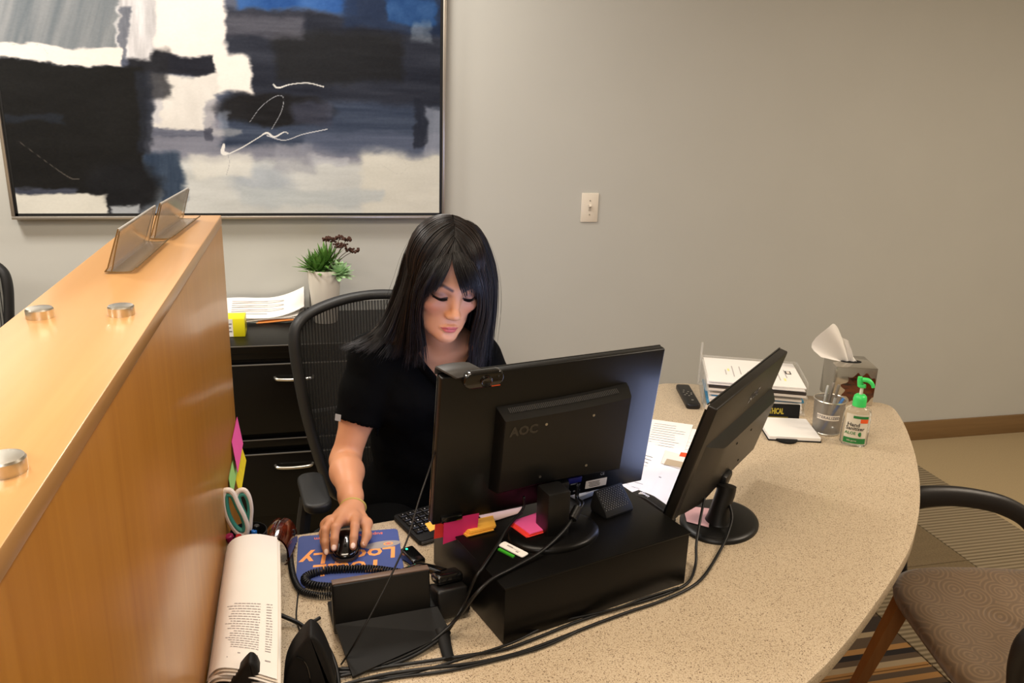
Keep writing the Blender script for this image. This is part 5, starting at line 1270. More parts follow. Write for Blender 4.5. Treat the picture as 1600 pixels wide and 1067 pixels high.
# ------------------------------------------------------------------ guest chair
def fabric_circles():
    m = bpy.data.materials.new('seat_circles'); m.use_nodes = True; nt = m.node_tree; b = nt.nodes['Principled BSDF']
    tc = nt.nodes.new('ShaderNodeTexCoord'); v = nt.nodes.new('ShaderNodeTexVoronoi'); v.inputs['Scale'].default_value = 12; v.inputs['Randomness'].default_value = .75; v.voronoi_dimensions = '2D'
    nt.links.new(tc.outputs['Object'], v.inputs['Vector'])
    mu = nt.nodes.new('ShaderNodeMath'); mu.operation = 'MULTIPLY'; mu.inputs[1].default_value = 46; nt.links.new(v.outputs['Distance'], mu.inputs[0])
    si = nt.nodes.new('ShaderNodeMath'); si.operation = 'SINE'; nt.links.new(mu.outputs[0], si.inputs[0])
    mr = nt.nodes.new('ShaderNodeMapRange'); mr.inputs['From Min'].default_value = -.2; mr.inputs['From Max'].default_value = .9; nt.links.new(si.outputs[0], mr.inputs[0])
    r = nt.nodes.new('ShaderNodeValToRGB'); e = r.color_ramp.elements; e[0].color = (*lin((98, 78, 56)), 1); e[1].color = (*lin((116, 93, 67)), 1)
    nt.links.new(mr.outputs[0], r.inputs[0]); nt.links.new(r.outputs[0], b.inputs['Base Color'])
    b.inputs['Roughness'].default_value = .5; b.inputs['Sheen Weight'].default_value = .2
    bp = nt.nodes.new('ShaderNodeBump'); bp.inputs['Strength'].default_value = .25; bp.inputs['Distance'].default_value = .001; nt.links.new(mr.outputs[0], bp.inputs['Height']); nt.links.new(bp.outputs[0], b.inputs['Normal'])
    return m
M_CIRC = fabric_circles()
gc = empty('guest_chair', (1.668, 1.366, 0), math.radians(-104.5), 'brown patterned guest chair with black arms at the curved end of the desk', 'chair')
sm_ = MB()
def seat_fn(u, v):
    # plan shape with rounded front, dished top; v goes from rim under, over the edge, to the middle
    a = 2*PI*u; n_ = 5.0; c_, s_ = math.cos(a), math.sin(a)
    rx = .258*math.copysign(abs(c_)**(2/n_), c_); ry = -.012+.250*math.copysign(abs(s_)**(2/n_), s_)
    k, z = ((.90, .405), (.985, .415), (1.0, .436), (.985, .458), (.93, .470), (.80, .473), (.55, .466), (.25, .462), (.0, .461))[int(round(v*8))]
    zf = -.012*max(0, -ry/.24)**2*(1 if v > .3 else 0)
    return Vector((rx*k, ry*k, z+.013+zf+.010*abs(rx*k/.255)**2*(v > .3)))
sm_.grid(seat_fn, 64, 8); sm_.build('seat', M_CIRC, gc, angle=180)
MB().prism(rrect(.44, .40, .05), .385, .407, r=.004).build('seat_pan', M_BLACKM, gc)
def bp2(u, v):
    x = (u*2-1)*.23; z = .52+.36*v; return Vector((x, .265+.10*v-.05*(x/.23)**2*-1*0+.045*(1-(x/.23)**2), z))
bkm = MB(); bkm.grid(bp2, 14, 10); bkm.grid(lambda u, v: bp2(1-u, v)+Vector((0, .03, 0)), 14, 10); bkm.build('backrest', M_CIRC, gc, angle=60)
M_ARM = mat('arm_black', (30, 27, 25), 0.42, bump=.1, bscale=800)
for s in (-1, 1):
    P = [(s*.265, -.185, .395), (s*.278, -.200, .50), (s*.290, -.215, .60), (s*.294, -.195, .658), (s*.292, -.12, .676), (s*.290, -.03, .674), (s*.286, .06, .655), (s*.280, .135, .61), (s*.270, .185, .52), (s*.258, .20, .40)]
    MB().tube(P, [.016, .018, .024, .033, .030, .028, .027, .024, .020, .016], 14, smooth=6, flat=.72).build('armrest', M_ARM, gc, angle=180)
for (x, y, x2, y2) in ((-.235, -.185, -.262, -.285), (.235, -.185, .262, -.285), (-.225, .19, -.25, .30), (.225, .19, .25, .30)):
    mb = MB(); V = []
    for (cx_, cy_, z, h_) in ((x, y, .40, .021), (x2, y2, 0.0, .013)):
        V += [(cx_-h_, cy_-h_, z), (cx_+h_, cy_-h_, z), (cx_+h_, cy_+h_, z), (cx_-h_, cy_+h_, z)]
    mb.add(V, [(0, 1, 2, 3), (7, 6, 5, 4), (0, 4, 5, 1), (1, 5, 6, 2), (2, 6, 7, 3), (3, 7, 4, 0)]); mb.build('leg', M_BEECH, gc, smooth=False)
# ------------------------------------------------------------------ the woman
def smin(a, b, k):
    h = np.maximum(k-np.abs(a-b), 0)/k
    return np.minimum(a, b)-h*h*k*0.25
class Field:
    """implicit solid on a grid, turned into one continuous surface"""
    def __init__(s, lo, hi, h):
        s.lo = np.array(lo, float); s.h = h; s.n = np.ceil((np.array(hi)-s.lo)/h).astype(int)+1
        s.F = np.full(s.n, 0.05, np.float32)
        s.ax = [s.lo[i]+h*np.arange(s.n[i]) for i in range(3)]
    def _reg(s, lo, hi):
        i0 = np.clip(np.floor((np.array(lo)-s.lo)/s.h).astype(int), 0, s.n); i1 = np.clip(np.ceil((np.array(hi)-s.lo)/s.h).astype(int)+1, 0, s.n)
        sl = tuple(slice(a, b) for a, b in zip(i0, i1))
        return sl, s.ax[0][sl[0]][:, None, None], s.ax[1][sl[1]][None, :, None], s.ax[2][sl[2]][None, None, :]
    def op(s, fn, lo, hi, k=0.01, sub=False):
        p = 0.03+k
        sl, X, Y, Z = s._reg(np.array(lo)-p, np.array(hi)+p)
        if 0 in s.F[sl].shape: return
        d = fn(X, Y, Z).astype(np.float32)
        s.F[sl] = -smin(-s.F[sl], d, k) if sub else smin(s.F[sl], d, k)
    def cone(s, a, b, ra, rb, k=0.01, sub=False):
        a, b = np.array(a, float), np.array(b, float); d = b-a; L = d@d+1e-12; r = max(ra, rb)
        def f(X, Y, Z):
            t = np.clip(((X-a[0])*d[0]+(Y-a[1])*d[1]+(Z-a[2])*d[2])/L, 0, 1)
            return np.sqrt((X-a[0]-t*d[0])**2+(Y-a[1]-t*d[1])**2+(Z-a[2]-t*d[2])**2)-(ra+t*(rb-ra))
        s.op(f, np.minimum(a, b)-r, np.maximum(a, b)+r, k, sub)
    def ell(s, c, r, k=0.01, R=None, sub=False):
        c = np.array(c, float); r = np.array(r, float) if not np.isscalar(r) else np.array([r]*3, float)
        R = np.eye(3) if R is None else np.array(R)
        def f(X, Y, Z):
            x, y, z = X-c[0], Y-c[1], Z-c[2]
            u = (R[0, 0]*x+R[1, 0]*y+R[2, 0]*z)/r[0]; v = (R[0, 1]*x+R[1, 1]*y+R[2, 1]*z)/r[1]; w = (R[0, 2]*x+R[1, 2]*y+R[2, 2]*z)/r[2]
            k0 = np.sqrt(u*u+v*v+w*w); k1 = np.sqrt((u/r[0])**2+(v/r[1])**2+(w/r[2])**2)+1e-9
            return k0*(k0-1)/k1
        m = r.max(); s.op(f, c-m, c+m, k, sub)
    def surface(s):
        F = s.F; S = F < 0; n = F.shape
        cnt = np.zeros(tuple(v-1 for v in n), np.float32); acc = np.zeros(cnt.shape+(3,), np.float32)
        def c(dx, dy, dz): return slice(dx, n[0]-1+dx), slice(dy, n[1]-1+dy), slice(dz, n[2]-1+dz)
        cor = [(i, j, k) for i in (0, 1) for j in (0, 1) for k in (0, 1)]
        for a in cor:
            for ax in range(3):
                if a[ax]: continue
                b = list(a); b[ax] = 1; b = tuple(b)
                fa, fb = F[c(*a)], F[c(*b)]
                I = np.nonzero((fa < 0) != (fb < 0))
                if len(I[0]) == 0: continue
                va, vb = fa[I], fb[I]; t = va/(va-vb)
                P = np.tile(np.array(a, np.float32), (len(t), 1)); P[:, ax] += t
                acc[I] += P; cnt[I] += 1
        idx = np.full(cnt.shape, -1, np.int64); M = np.nonzero(cnt > 0); idx[M] = np.arange(len(M[0]))
        V = (np.stack(M, -1)+acc[M]/cnt[M][:, None])*s.h+s.lo
        Q = []
        for ax in range(3):
            o = [slice(1, n[i]-1) for i in range(3)]; o[ax] = slice(0, n[ax]-1)
            o2 = list(o); o2[ax] = slice(1, n[ax])
            sa, sb = S[tuple(o)], S[tuple(o2)]
            I = np.nonzero(sa != sb); inside = sa[I]
            base = [I[i]+(0 if i == ax else 1) for i in range(3)]
            u, v = (ax+1) % 3, (ax+2) % 3
            def g(du, dv):
                q = [b.copy() for b in base]; q[u] = q[u]+du; q[v] = q[v]+dv; return idx[tuple(q)]
            q = np.stack([g(-1, -1), g(0, -1), g(0, 0), g(-1, 0)], -1)
            q[~inside] = q[~inside][:, ::-1]; Q.append(q)
        Q = np.concatenate(Q); Q = Q[(Q >= 0).all(1)]
        return V, Q
def relax(V, Q, it=2, lam=0.5):
    """light smoothing of a quad surface"""
    E = np.concatenate([Q[:, [0, 1]], Q[:, [1, 2]], Q[:, [2, 3]], Q[:, [3, 0]]])
    deg = np.bincount(E.ravel(), minlength=len(V)).astype(float)
    for _ in range(it):
        A = np.zeros_like(V)
        for k in range(3):
            A[:, k] = np.bincount(E[:, 0], V[E[:, 1], k], len(V))+np.bincount(E[:, 1], V[E[:, 0], k], len(V))
        V = V*(1-lam)+lam*A/np.maximum(deg, 1)[:, None]
    return V

# --- head frame: x to the viewer's right, -y forward out of the face, z up, origin between the eyes
HS = 1.05; HC = np.array([0.286, 1.830, 1.268])
hy, hp, hr = math.radians(9.8), math.radians(12.5), math.radians(6.0)
HR = np.array(Matrix.Rotation(hy, 3, 'Z') @ Matrix.Rotation(hp, 3, 'X') @ Matrix.Rotation(hr, 3, 'Y'))
def hw(p): return HC+HR@(np.array(p, float)*HS)
def h2(P): return ((np.asarray(P)-HC)@HR)/HS       # world -> head
person = empty('woman', (0.27, 2.06, 0), 0, 'seated woman with long dark hair in a black top using a computer mouse', 'person')

# --- skin: head, neck and chest
H = Field((-0.04, 1.49, 0.735), (0.56, 2.07, 1.44), 0.0019)
def hc(a, b, ra, rb, k=.01, sub=False): H.cone(hw(a), hw(b), ra*HS, rb*HS, k, sub)
def he(c, r, k=.01, sub=False): H.ell(hw(c), np.array(r)*HS if not np.isscalar(r) else r*HS, k, HR, sub)
he((0, .014, .047), (.072, .090, .083))
he((0, -.022, -.020), (.0615, .061, .078), .03)
he((0, -.034, -.072), (.043, .047, .034), .025)
for s in (-1, 1):
    hc((s*.053, -.002, -.052), (s*.013, -.064, -.096), .017, .0125, .022)
    he((s*.041, -.055, -.024), (.021, .020, .017), .02)
he((0, -.0745, -.098), (.015, .0125, .0135), .018)
hc((-.030, -.074, .022), (.030, -.074, .022), .010, .010, .02)           # brow
for s in (-1, 1):
    he((s*.0315, -.0925, .001), (.0165, .015, .0125), .012, sub=True)      # sockets
    he((s*.0315, -.0680, -.001), (.0155, .0140, .0120), .005)              # lids over the eyes
    hc((s*.017, -.0775, .0135), (s*.045, -.070, .0125), .0045, .004, .010)  # upper fold
    hc((s*.020, -.0825, -.0035), (s*.043, -.0745, -.0055), .0012, .0010, .003, sub=True)
hc((0, -.079, .010), (0, -.0975, -.036), .0074, .0070, .018)               # nose
he((0, -.0985, -.0385), (.0078, .0075, .0068), .014)
for s in (-1, 1):
    he((s*.0108, -.0895, -.0420), (.0062, .0085, .0056), .011)
    he((s*.0056, -.0945, -.0480), (.0026, .0042, .0022), .003, sub=True)
MZ = -.0052
for s in (-1, 1):
    hc((0, -.0866, -.0648+MZ), (s*.008, -.0855, -.0643+MZ), .0029, .0029, .006)    # upper lip
    hc((s*.008, -.0855, -.0643+MZ), (s*.0195, -.0785, -.0683+MZ), .0029, .0013, .006)
    hc((0, -.0858, -.0728+MZ), (s*.008, -.0848, -.0724+MZ), .0043, .0038, .006)    # lower lip
    hc((s*.008, -.0848, -.0724+MZ), (s*.0180, -.0785, -.0693+MZ), .0036, .0013, .006)
    hc((0, -.0905, -.0687+MZ), (s*.010, -.0890, -.0683+MZ), .0012, .0012, .002, sub=True)
    hc((s*.010, -.0890, -.0683+MZ), (s*.0205, -.0815, -.0690+MZ), .0012, .0010, .002, sub=True)
hc((-.008, -.092, -.0828+MZ), (.008, -.092, -.0828+MZ), .004, .004, .008, sub=True)   # under the lower lip
for s in (-1, 1): he((s*.0655, .012, -.022), (.006, .016, .026), .008)
NB = np.array([0.292, 1.945, 1.100])
H.cone(hw((0, .022, -.075)), NB, .050, .052, .03)
H.cone(hw((0, -.020, -.088)), NB+np.array([.004, -.045, -.005]), .030, .034, .03)
def chest(Fd, g, kk=.05):
    Fd.ell((0.275, 1.985, 0.955), (.150+g, .098+g, .165+g), kk)
    Fd.cone((0.285, 1.955, 1.075), (0.135, 1.935, 1.055), .050+g, .048+g, kk)
    Fd.cone((0.285, 1.955, 1.075), (0.392, 1.972, 1.030), .050+g, .048+g, kk)
    for s in (-1, 1): Fd.ell((0.272+s*.066, 1.908, .955), (.062+g, .055+g, .062+g), kk)
chest(H, 0.0)
for s in (-1, 1):      # collar bones
    H.cone((0.292+s*.012, 1.890, 1.062), (0.292+s*.10, 1.905, 1.088), .006, .006, .02)

# --- arms and hands
def at_(px, py, z): return np.array(at(px, py, z=z))
SH_R, EL_R, WR_R = np.array([0.132, 1.935, 1.045]), np.array([0.052, 1.875, 0.812]), np.array([0.060, 1.668, 0.788])
SH_L, EL_L, WR_L = np.array([0.400, 1.970, 1.020]), np.array([0.500, 1.920, 0.815]), np.array([0.440, 1.765, 0.790])
def arm(Fd, sh, el, wr):
    Fd.cone(sh, sh*.45+el*.55, .046, .041, .02); Fd.cone(sh*.45+el*.55, el, .041, .034, .02)
    fa = el*.72+wr*.28
    Fd.cone(el, fa+np.array([0, 0, .004]), .034, .038, .02); Fd.cone(fa+np.array([0, 0, .004]), el*.25+wr*.75, .037, .026, .02)
    Fd.cone(el*.25+wr*.75, wr, .0265, .0235, .015)
def finger(Fd, P, R, k=.004):
    for i in range(len(P)-1): Fd.cone(P[i], P[i+1], R[i], R[i+1], k)
A = B = H
arm(A, SH_R, EL_R, WR_R)
V3 = lambda *a: np.array(a, float)
mcp = [V3(.062, 1.603, .799), V3(.032, 1.599, .803), V3(.010, 1.602, .797), V3(-.001, 1.614, .786)]
pip = [V3(.060, 1.566, .803), V3(.020, 1.562, .806), V3(-.001, 1.570, .798), V3(-.006, 1.588, .781)]
dip = [V3(.056, 1.543, .791), V3(.0165, 1.543, .791), V3(-.002, 1.552, .779), V3(-.0055, 1.576, .768)]
tip = [V3(.0535, 1.529, .7775), V3(.015, 1.533, .7765), V3(-.001, 1.543, .763), V3(-.0040, 1.569, .757)]
wa, wb = WR_R+V3(.011, 0, .001), WR_R+V3(-.011, .002, -.001)
for m_, r_ in zip(mcp, (.0120, .0122, .0115, .0105)): A.cone((WR_R*.75+m_*.25)+V3(0, 0, -.002), m_+V3(0, 0, -.003), .0155, r_, .012)
for a_, b_ in zip(mcp[:-1], mcp[1:]): A.cone(a_+V3(0, .012, -.005), b_+V3(0, .012, -.005), .0105, .0100, .012)
A.cone(WR_R, WR_R*.5+(mcp[1]+mcp[2])*.25, .0235, .019, .015)
for i in range(4):
    r0 = (.0098, .0100, .0094, .0084)[i]
    finger(A, [mcp[i], pip[i], dip[i], tip[i]], [r0*1.06, r0*.98, r0*.86, r0*.74])
th = [V3(.072, 1.650, .784), V3(.0865, 1.614, .780), V3(.0850, 1.582, .770), V3(.0765, 1.562, .7605)]
finger(A, th, [.0150, .0116, .0096, .0076], .007)
A.cone(th[1], mcp[0]+V3(.002, .018, -.008), .008, .010, .012)
arm(B, SH_L, EL_L, WR_L)
lm_ = [V3(.395, 1.700, .797), V3(.414, 1.693, .800), V3(.433, 1.690, .797), V3(.449, 1.693, .790)]
for m_ in lm_: B.cone(WR_L*.7+m_*.3, m_, .014, .0115, .012)
for i, m_ in enumerate(lm_):
    finger(B, [m_, m_+V3(-.003, -.034, .003), m_+V3(-.004, -.052, -.012), m_+V3(-.004, -.058, -.023)], [.0100, .0092, .0080, .0070], .004)
finger(B, [WR_L+V3(-.016, -.018, -.004), V3(.388, 1.728, .782), V3(.375, 1.702, .774), V3(.372, 1.684, .768)], [.0150, .0120, .0100, .0080], .006)
hV, hQ = H.surface(); hV = relax(hV, hQ, 2, .45)

# --- skin colours that belong to the face itself: lips, brows, lash line, shadow, cheeks, nails
SKIN, LIP, DARK, BLUSH, NAIL = [np.array(lin(c)) for c in ((194, 137, 100), (178, 80, 78), (24, 16, 14), (184, 104, 74), (234, 200, 180))]
def mixc(col, c, a): return col*(1-a[:, None])+c*a[:, None]
def gss(P, c, r): return np.exp(-(((P-np.array(c))/np.array(r))**2).sum(1))
def seg_d(P, a, b):
    a, b = np.array(a), np.array(b); d = b-a; t = np.clip(((P-a)@d)/(d@d), 0, 1); return np.linalg.norm(P-a-t[:, None]*d, axis=1)
L = h2(hV); hcol = np.tile(SKIN, (len(hV), 1))
front = (L[:, 1] < -.03) & (L[:, 2] > -.12)
for s in (-1, 1):
    hcol = mixc(hcol, BLUSH, .55*gss(L, (s*.043, -.065, -.030), (.020, .03, .016)))
    P2 = L[:, [0, 2]]
    bd = np.minimum(seg_d(P2, (s*.013, .0165), (s*.034, .0262)), seg_d(P2, (s*.034, .0262), (s*.050, .0225)))
    hcol = mixc(hcol, DARK, np.clip(1.4-bd/.0036, 0, 1)*.85*front)
    ld = np.minimum(seg_d(P2, (s*.0180, -.0035), (s*.031, -.0062)), seg_d(P2, (s*.031, -.0062), (s*.0475, -.0025)))
    hcol = mixc(hcol, np.array(lin((120, 84, 72))), .75*front*gss(np.c_[P2, P2[:, :1]*0], (s*.033, .003, 0), (.017, .0075, 1)))
    hcol = mixc(hcol, DARK, np.clip(1.6-ld/.0017, 0, 1)*front)
LM = L-np.array([0, 0, MZ])
ax_ = np.clip(np.abs(LM[:, 0])/.0198, 0, 1.2)
zt_ = -.0618-.0062*ax_**2-.0010*np.exp(-(LM[:, 0]/.004)**2); zb_ = -.0775+.0088*ax_**2
hcol = mixc(hcol, LIP, .9*np.clip((zt_-LM[:, 2])/.0012+.5, 0, 1)*np.clip((LM[:, 2]-zb_)/.0012+.5, 0, 1)*np.clip((.0205-np.abs(LM[:, 0]))/.0015, 0, 1)*(LM[:, 1] < -.06))
md = np.minimum(seg_d(LM[:, [0, 2]], (-.020, -.0690), (0, -.0685)), seg_d(LM[:, [0, 2]], (.020, -.0690), (0, -.0685)))
hcol = mixc(hcol, np.array(lin((120, 52, 50))), np.clip(1.4-md/.0010, 0, 1)*.75*front)
scalp = ((L[:, 2] > .088-.030*np.clip((np.abs(L[:, 0])-.03)/.025, 0, 1)) | (L[:, 1] > -.005)*(L[:, 2] > -.03)) & (L[:, 2] > -.09) & (np.abs(L[:, 0]) < .1)
hcol[scalp & (np.abs(L[:, 0]) > .003)] = np.array(lin((40, 28, 24)))
acol = hcol; aV = hV
def nail(V, col, t, d, n, r=.0050, ln=.0068):
    t, d, n = np.array(t), np.array(d)/np.linalg.norm(d), np.array(n)
    n = n-d*(n@d); n = n/np.linalg.norm(n); sd = np.cross(d, n)
    q = V-t; a, b, c_ = q@d, q@sd, q@n
    m_ = ((a/ln)**2+(b/r)**2 < 1) & (c_ > .0015)
    col[m_] = NAIL
    return col
for i in range(4):
    acol = mixc(acol, np.array(lin((196, 138, 108))), .5*gss(aV, pip[i], (.009, .007, .01)))
me = fast_mesh('body', hV, hQ); set_col(me, 'skin', acol)
M_SKIN = mat('skin', (208, 160, 126), 0.46, attr='skin', sss=0.12, bump=0.03, bscale=1200, spec=0.4)
body = link_mesh('body', me, M_SKIN, person, angle=180, world=True)
M_NAIL = mat('nail_pale', (236, 204, 186), 0.25)
def fingernail(t, d, n, r, ln, lift):
    t, d, n = Vector(t), Vector(d).normalized(), Vector(n); n = (n-d*n.dot(d)).normalized(); sd = d.cross(n)
    M = Matrix((sd, d, n)).transposed().to_4x4(); M.translation = t+n*lift
    MB().sphere((0, 0, 0), (r, ln, .0016), 14, 8, M=M).build('fingernail', M_NAIL, body, world=True, angle=180)
for i in range(3):
    d = tip[i]-dip[i]; fingernail(tip[i]-d/np.linalg.norm(d)*.0005, d, (0, -.55, .85), (.0050, .0050, .0046)[i], .0066, (.0068, .0068, .0064)[i])
fingernail(th[3]+V3(0, .002, 0), th[3]-th[2], (.45, -.35, .82), .0048, .0064, .0066)
# lashes
for s in (-1, 1):
    lb = MB()
    for k in range(26):
        u = k/25; x = s*(.019+.029*u); z = -.0048-.0022*math.sin(PI*u)+.002*u
        y = -.0835+.0095*u**1.6+.001
        a_ = hw((x, y+.0015, z)); b_ = hw((x+s*.0016*(u-.2), y-.0045, z-.0028)); q_ = .55+.45*math.sin(PI*min(1, u*1.15)); b_ = hw((x+s*.0016*(u-.2), y+.0010-.0050*q_, z-.0030*q_)); c_ = hw((x+s*.0034*(u-.2), y+.0010-.0085*q_, z-.0022*q_))
        lb.tube([a_, b_, c_], [.0008, .0006, .0002], 4)
    lb.build('eyelashes', mat('lash_black', (12, 9, 9), 0.6), body, world=True)['kind'] = 'stuff'
# yellow cord round the wrist
wc = WR_R+V3(0, .004, 0); wd_ = (EL_R-WR_R)/np.linalg.norm(EL_R-WR_R)
Mw = frame(wc, (1, 0.05, 0), (0, -wd_[2], wd_[1]))
MB().tube([Mw @ Vector((.0285*math.cos(t), .0270*math.sin(t), 0.002*math.sin(2*t))) for t in np.linspace(0, 2*PI, 40)[:-1]], .0026, 8, closed=True).build('wrist_cord', mat('cord_yellow', (186, 166, 84), 0.6, noise=0.2, nscale=300), person, world=True)

# --- black top
T = Field((-0.03, 1.72, 0.50), (0.60, 2.32, 1.20), 0.0042)
chest(T, .010, .055)
T.ell((.272, 2.010, .80), (.145, .105, .17), .06); T.ell((.268, 2.065, .62), (.170, .135, .13), .06)
for sh, el in ((SH_R, EL_R), (SH_L, EL_L)):
    d = el-sh
    T.cone(sh+V3(0, 0, .002), sh+d*.35, .056, .0555, .03); T.cone(sh+d*.35, sh+d*.80, .0555, .0530, .02)
tV, tQ = T.surface(); tV = relax(tV, tQ, 3)
cen = tV[tQ].mean(1)
keep = np.ones(len(tQ), bool)
for sh, el, f_ in ((SH_R, EL_R, .60), (SH_L, EL_L, .60)):
    d = (el-sh); Ln = np.linalg.norm(d); d = d/Ln; q = cen-sh; a_ = q@d
    rad = np.linalg.norm(q-a_[:, None]*d, axis=1)
    keep &= ~((a_ > f_*Ln) & (rad < .085) & (np.abs(cen[:, 0]-.272) > (.145 if sh[0] < .2 else .13)))
vx = np.abs(cen[:, 0]-.297-np.maximum(0, (cen[:, 2]-1.02))*0.0)
keep &= ~((cen[:, 1] < 1.935) & (vx < (cen[:, 2]-0.992)*0.98) & (cen[:, 2] > .99))
keep &= ~((np.hypot(cen[:, 0]-NB[0], (cen[:, 1]-NB[1])*0.95) < .088) & (cen[:, 2] > 1.07))
for sh, el, f_ in ((SH_R, EL_R, .60), (SH_L, EL_L, .60)):      # even hems
    d = (el-sh); Ln = np.linalg.norm(d); d = d/Ln; q = tV-sh; a_ = q@d; rad = np.linalg.norm(q-a_[:, None]*d, axis=1)
    m_ = (np.abs(a_-f_*Ln) < .006) & (rad < .085) & (np.abs(tV[:, 0]-.272) > .125)
    tV[m_] -= (a_[m_]-f_*Ln)[:, None]*d
tQ = tQ[keep]; us = np.unique(tQ); rm = np.full(len(tV), -1); rm[us] = np.arange(len(us)); tV, tQ = tV[us], rm[tQ]
# soft folds in the cloth
fold = np.sin((tV[:, 2]*46+tV[:, 0]*30+np.sin(tV[:, 1]*22)*2.0))*.0016+(fbm(tV[:, 0]*26+7, tV[:, 2]*26+3, 5, 2)-.5)*.008
ctr = np.array([.272, 2.0, .9]); od = tV-ctr; od[:, 2] *= .3; od /= np.linalg.norm(od, axis=1)[:, None]
tV = tV+od*np.maximum(fold, -.003)[:, None]
me = fast_mesh('scrub_top', tV, tQ)
M_CLOTH = mat('cloth_black', (4, 4, 4), 0.9, sheen=0.0, spec=0.08, bump=0.25, bscale=900, noise=0.2, nscale=300)
top = link_mesh('top', me, M_CLOTH, person, angle=180, world=True)
sol = top.modifiers.new('hem', 'SOLIDIFY'); sol.thickness = 0.0028; sol.offset = 1
d_ = (EL_R-SH_R)/np.linalg.norm(EL_R-SH_R); tp = at(527, 651, y=1.845)
tq = [at(524, 646, y=1.842), at(533, 648, y=1.838), at(532, 658, y=1.832), at(523, 656, y=1.836)]
MB().add([q_+Vector((0, -.0022, 0)) for q_ in tq]+[q_+Vector((0, -.0008, 0)) for q_ in tq], [(3, 2, 1, 0), (4, 5, 6, 7), (0, 1, 5, 4), (1, 2, 6, 5), (2, 3, 7, 6), (3, 0, 4, 7)]).build('sleeve_tag', mat('tag_grey', (128, 124, 118), .6), top, world=True, smooth=False)
# fold-over collar band along the neckline
cb = MB()
cb.tube([(0.196, 1.925, 1.128), (0.207, 1.893, 1.100), (0.232, 1.868, 1.062), (0.266, 1.852, 1.022), (0.297, 1.846, 0.985)], [.006, .0085, .0085, .0075, .006], 10, smooth=6, flat=2.0)
cb.tube([(0.392, 1.940, 1.112), (0.385, 1.900, 1.090), (0.362, 1.872, 1.060), (0.328, 1.854, 1.022), (0.297, 1.846, 0.985)], [.006, .0085, .0085, .0075, .006], 10, smooth=6, flat=2.0)
cb.build('collar', M_CLOTH, top, world=True)
# trousers and shoes, out of sight under the desk
Pn = Field((0.02, 1.25, 0.05), (0.56, 2.30, 0.72), 0.007)
Pn.ell((.268, 2.07, .585), (.170, .135, .095), .04)
for s, kx, fx in ((-1, .19, .17), (1, .42, .44)):
    Pn.cone((.268+s*.085, 2.05, .575), (kx, 1.655, .555), .085, .060, .03); Pn.cone((kx, 1.655, .555), (fx, 1.70, .11), .058, .042, .03)
pV, pQ = Pn.surface(); me = fast_mesh('trousers', pV, pQ); link_mesh('trousers', me, M_CLOTH, person, angle=180, world=True)
for fx in (.17, .44):
    s_ = MB(); s_.add(*(lambda mb: (mb.V, mb.F))(MB().sphere((fx, 1.655, .045), (.045, .125, .045), 20, 12))); 
    s_.V = [(x, y, max(z, .003)) for x, y, z in s_.V]; s_.build('shoe', M_BLACKM, person, world=True)

# --- hair
def cpt(px, py, y): return np.array(at(px, py, y=y))
GL = [  # left of the picture, from the back round to the face
 [(702, 341, 1.870), (664, 352, 1.905), (640, 388, 1.935), (626, 436, 1.950), (608, 488, 1.950), (583, 522, 1.935), (540, 544, 1.915)],
 [(702, 343, 1.855), (663, 360, 1.870), (641, 400, 1.890), (630, 446, 1.905), (612, 492, 1.910), (590, 528, 1.895), (556, 549, 1.875)],
 [(704, 350, 1.830), (670, 370, 1.830), (648, 408, 1.840), (638, 452, 1.855), (625, 496, 1.862), (610, 532, 1.862), (590, 556, 1.848)],
 [(706, 360, 1.800), (678, 380, 1.785), (656, 414, 1.785), (646, 456, 1.795), (641, 498, 1.815), (636, 536, 1.835), (630, 560, 1.840)],
 [(707, 370, 1.775), (688, 392, 1.755), (668, 424, 1.745), (655, 456, 1.755), (651, 498, 1.780), (651, 540, 1.805), (650, 572, 1.815)],
 [(708, 378, 1.762), (696, 398, 1.738), (682, 424, 1.724), (666, 452, 1.735), (658, 488, 1.768), (664, 530, 1.795), (669, 570, 1.808)]]
GRt = [
 [(703, 341, 1.870), (740, 350, 1.900), (761, 384, 1.920), (771, 430, 1.935), (771, 480, 1.945), (766, 525, 1.950), (762, 580, 1.950)],
 [(705, 345, 1.850), (740, 360, 1.860), (758, 394, 1.870), (768, 440, 1.880), (767, 486, 1.890), (762, 530, 1.895), (757, 585, 1.890)],
 [(706, 354, 1.825), (736, 370, 1.815), (752, 404, 1.815), (762, 446, 1.830), (761, 490, 1.850), (754, 532, 1.862), (750, 585, 1.860)],
 [(707, 366, 1.790), (730, 384, 1.772), (745, 414, 1.762), (755, 448, 1.775), (755, 492, 1.805), (746, 532, 1.825), (742, 585, 1.830)],
 [(708, 374, 1.768), (724, 395, 1.742), (738, 422, 1.728), (749, 452, 1.738), (749, 488, 1.772), (739, 526, 1.800), (734, 585, 1.812)]]
GB = [  # over the back of the head
 [(702, 341, 1.870), (692, 345, 1.925), (680, 372, 1.965), (670, 420, 1.985), (655, 480, 1.995), (640, 530, 2.005), (625, 575, 2.010)],
 [(703, 341, 1.870), (702, 344, 1.935), (702, 372, 1.985), (701, 420, 2.005), (698, 480, 2.015), (692, 530, 2.020), (690, 590, 2.025)],
 [(703, 341, 1.870), (714, 345, 1.925), (726, 372, 1.965), (737, 420, 1.985), (742, 480, 1.995), (742, 530, 2.000), (740, 590, 2.000)]]
SK_C, SK_R = np.array([0, .014, .047]), np.array([.072, .090, .083])
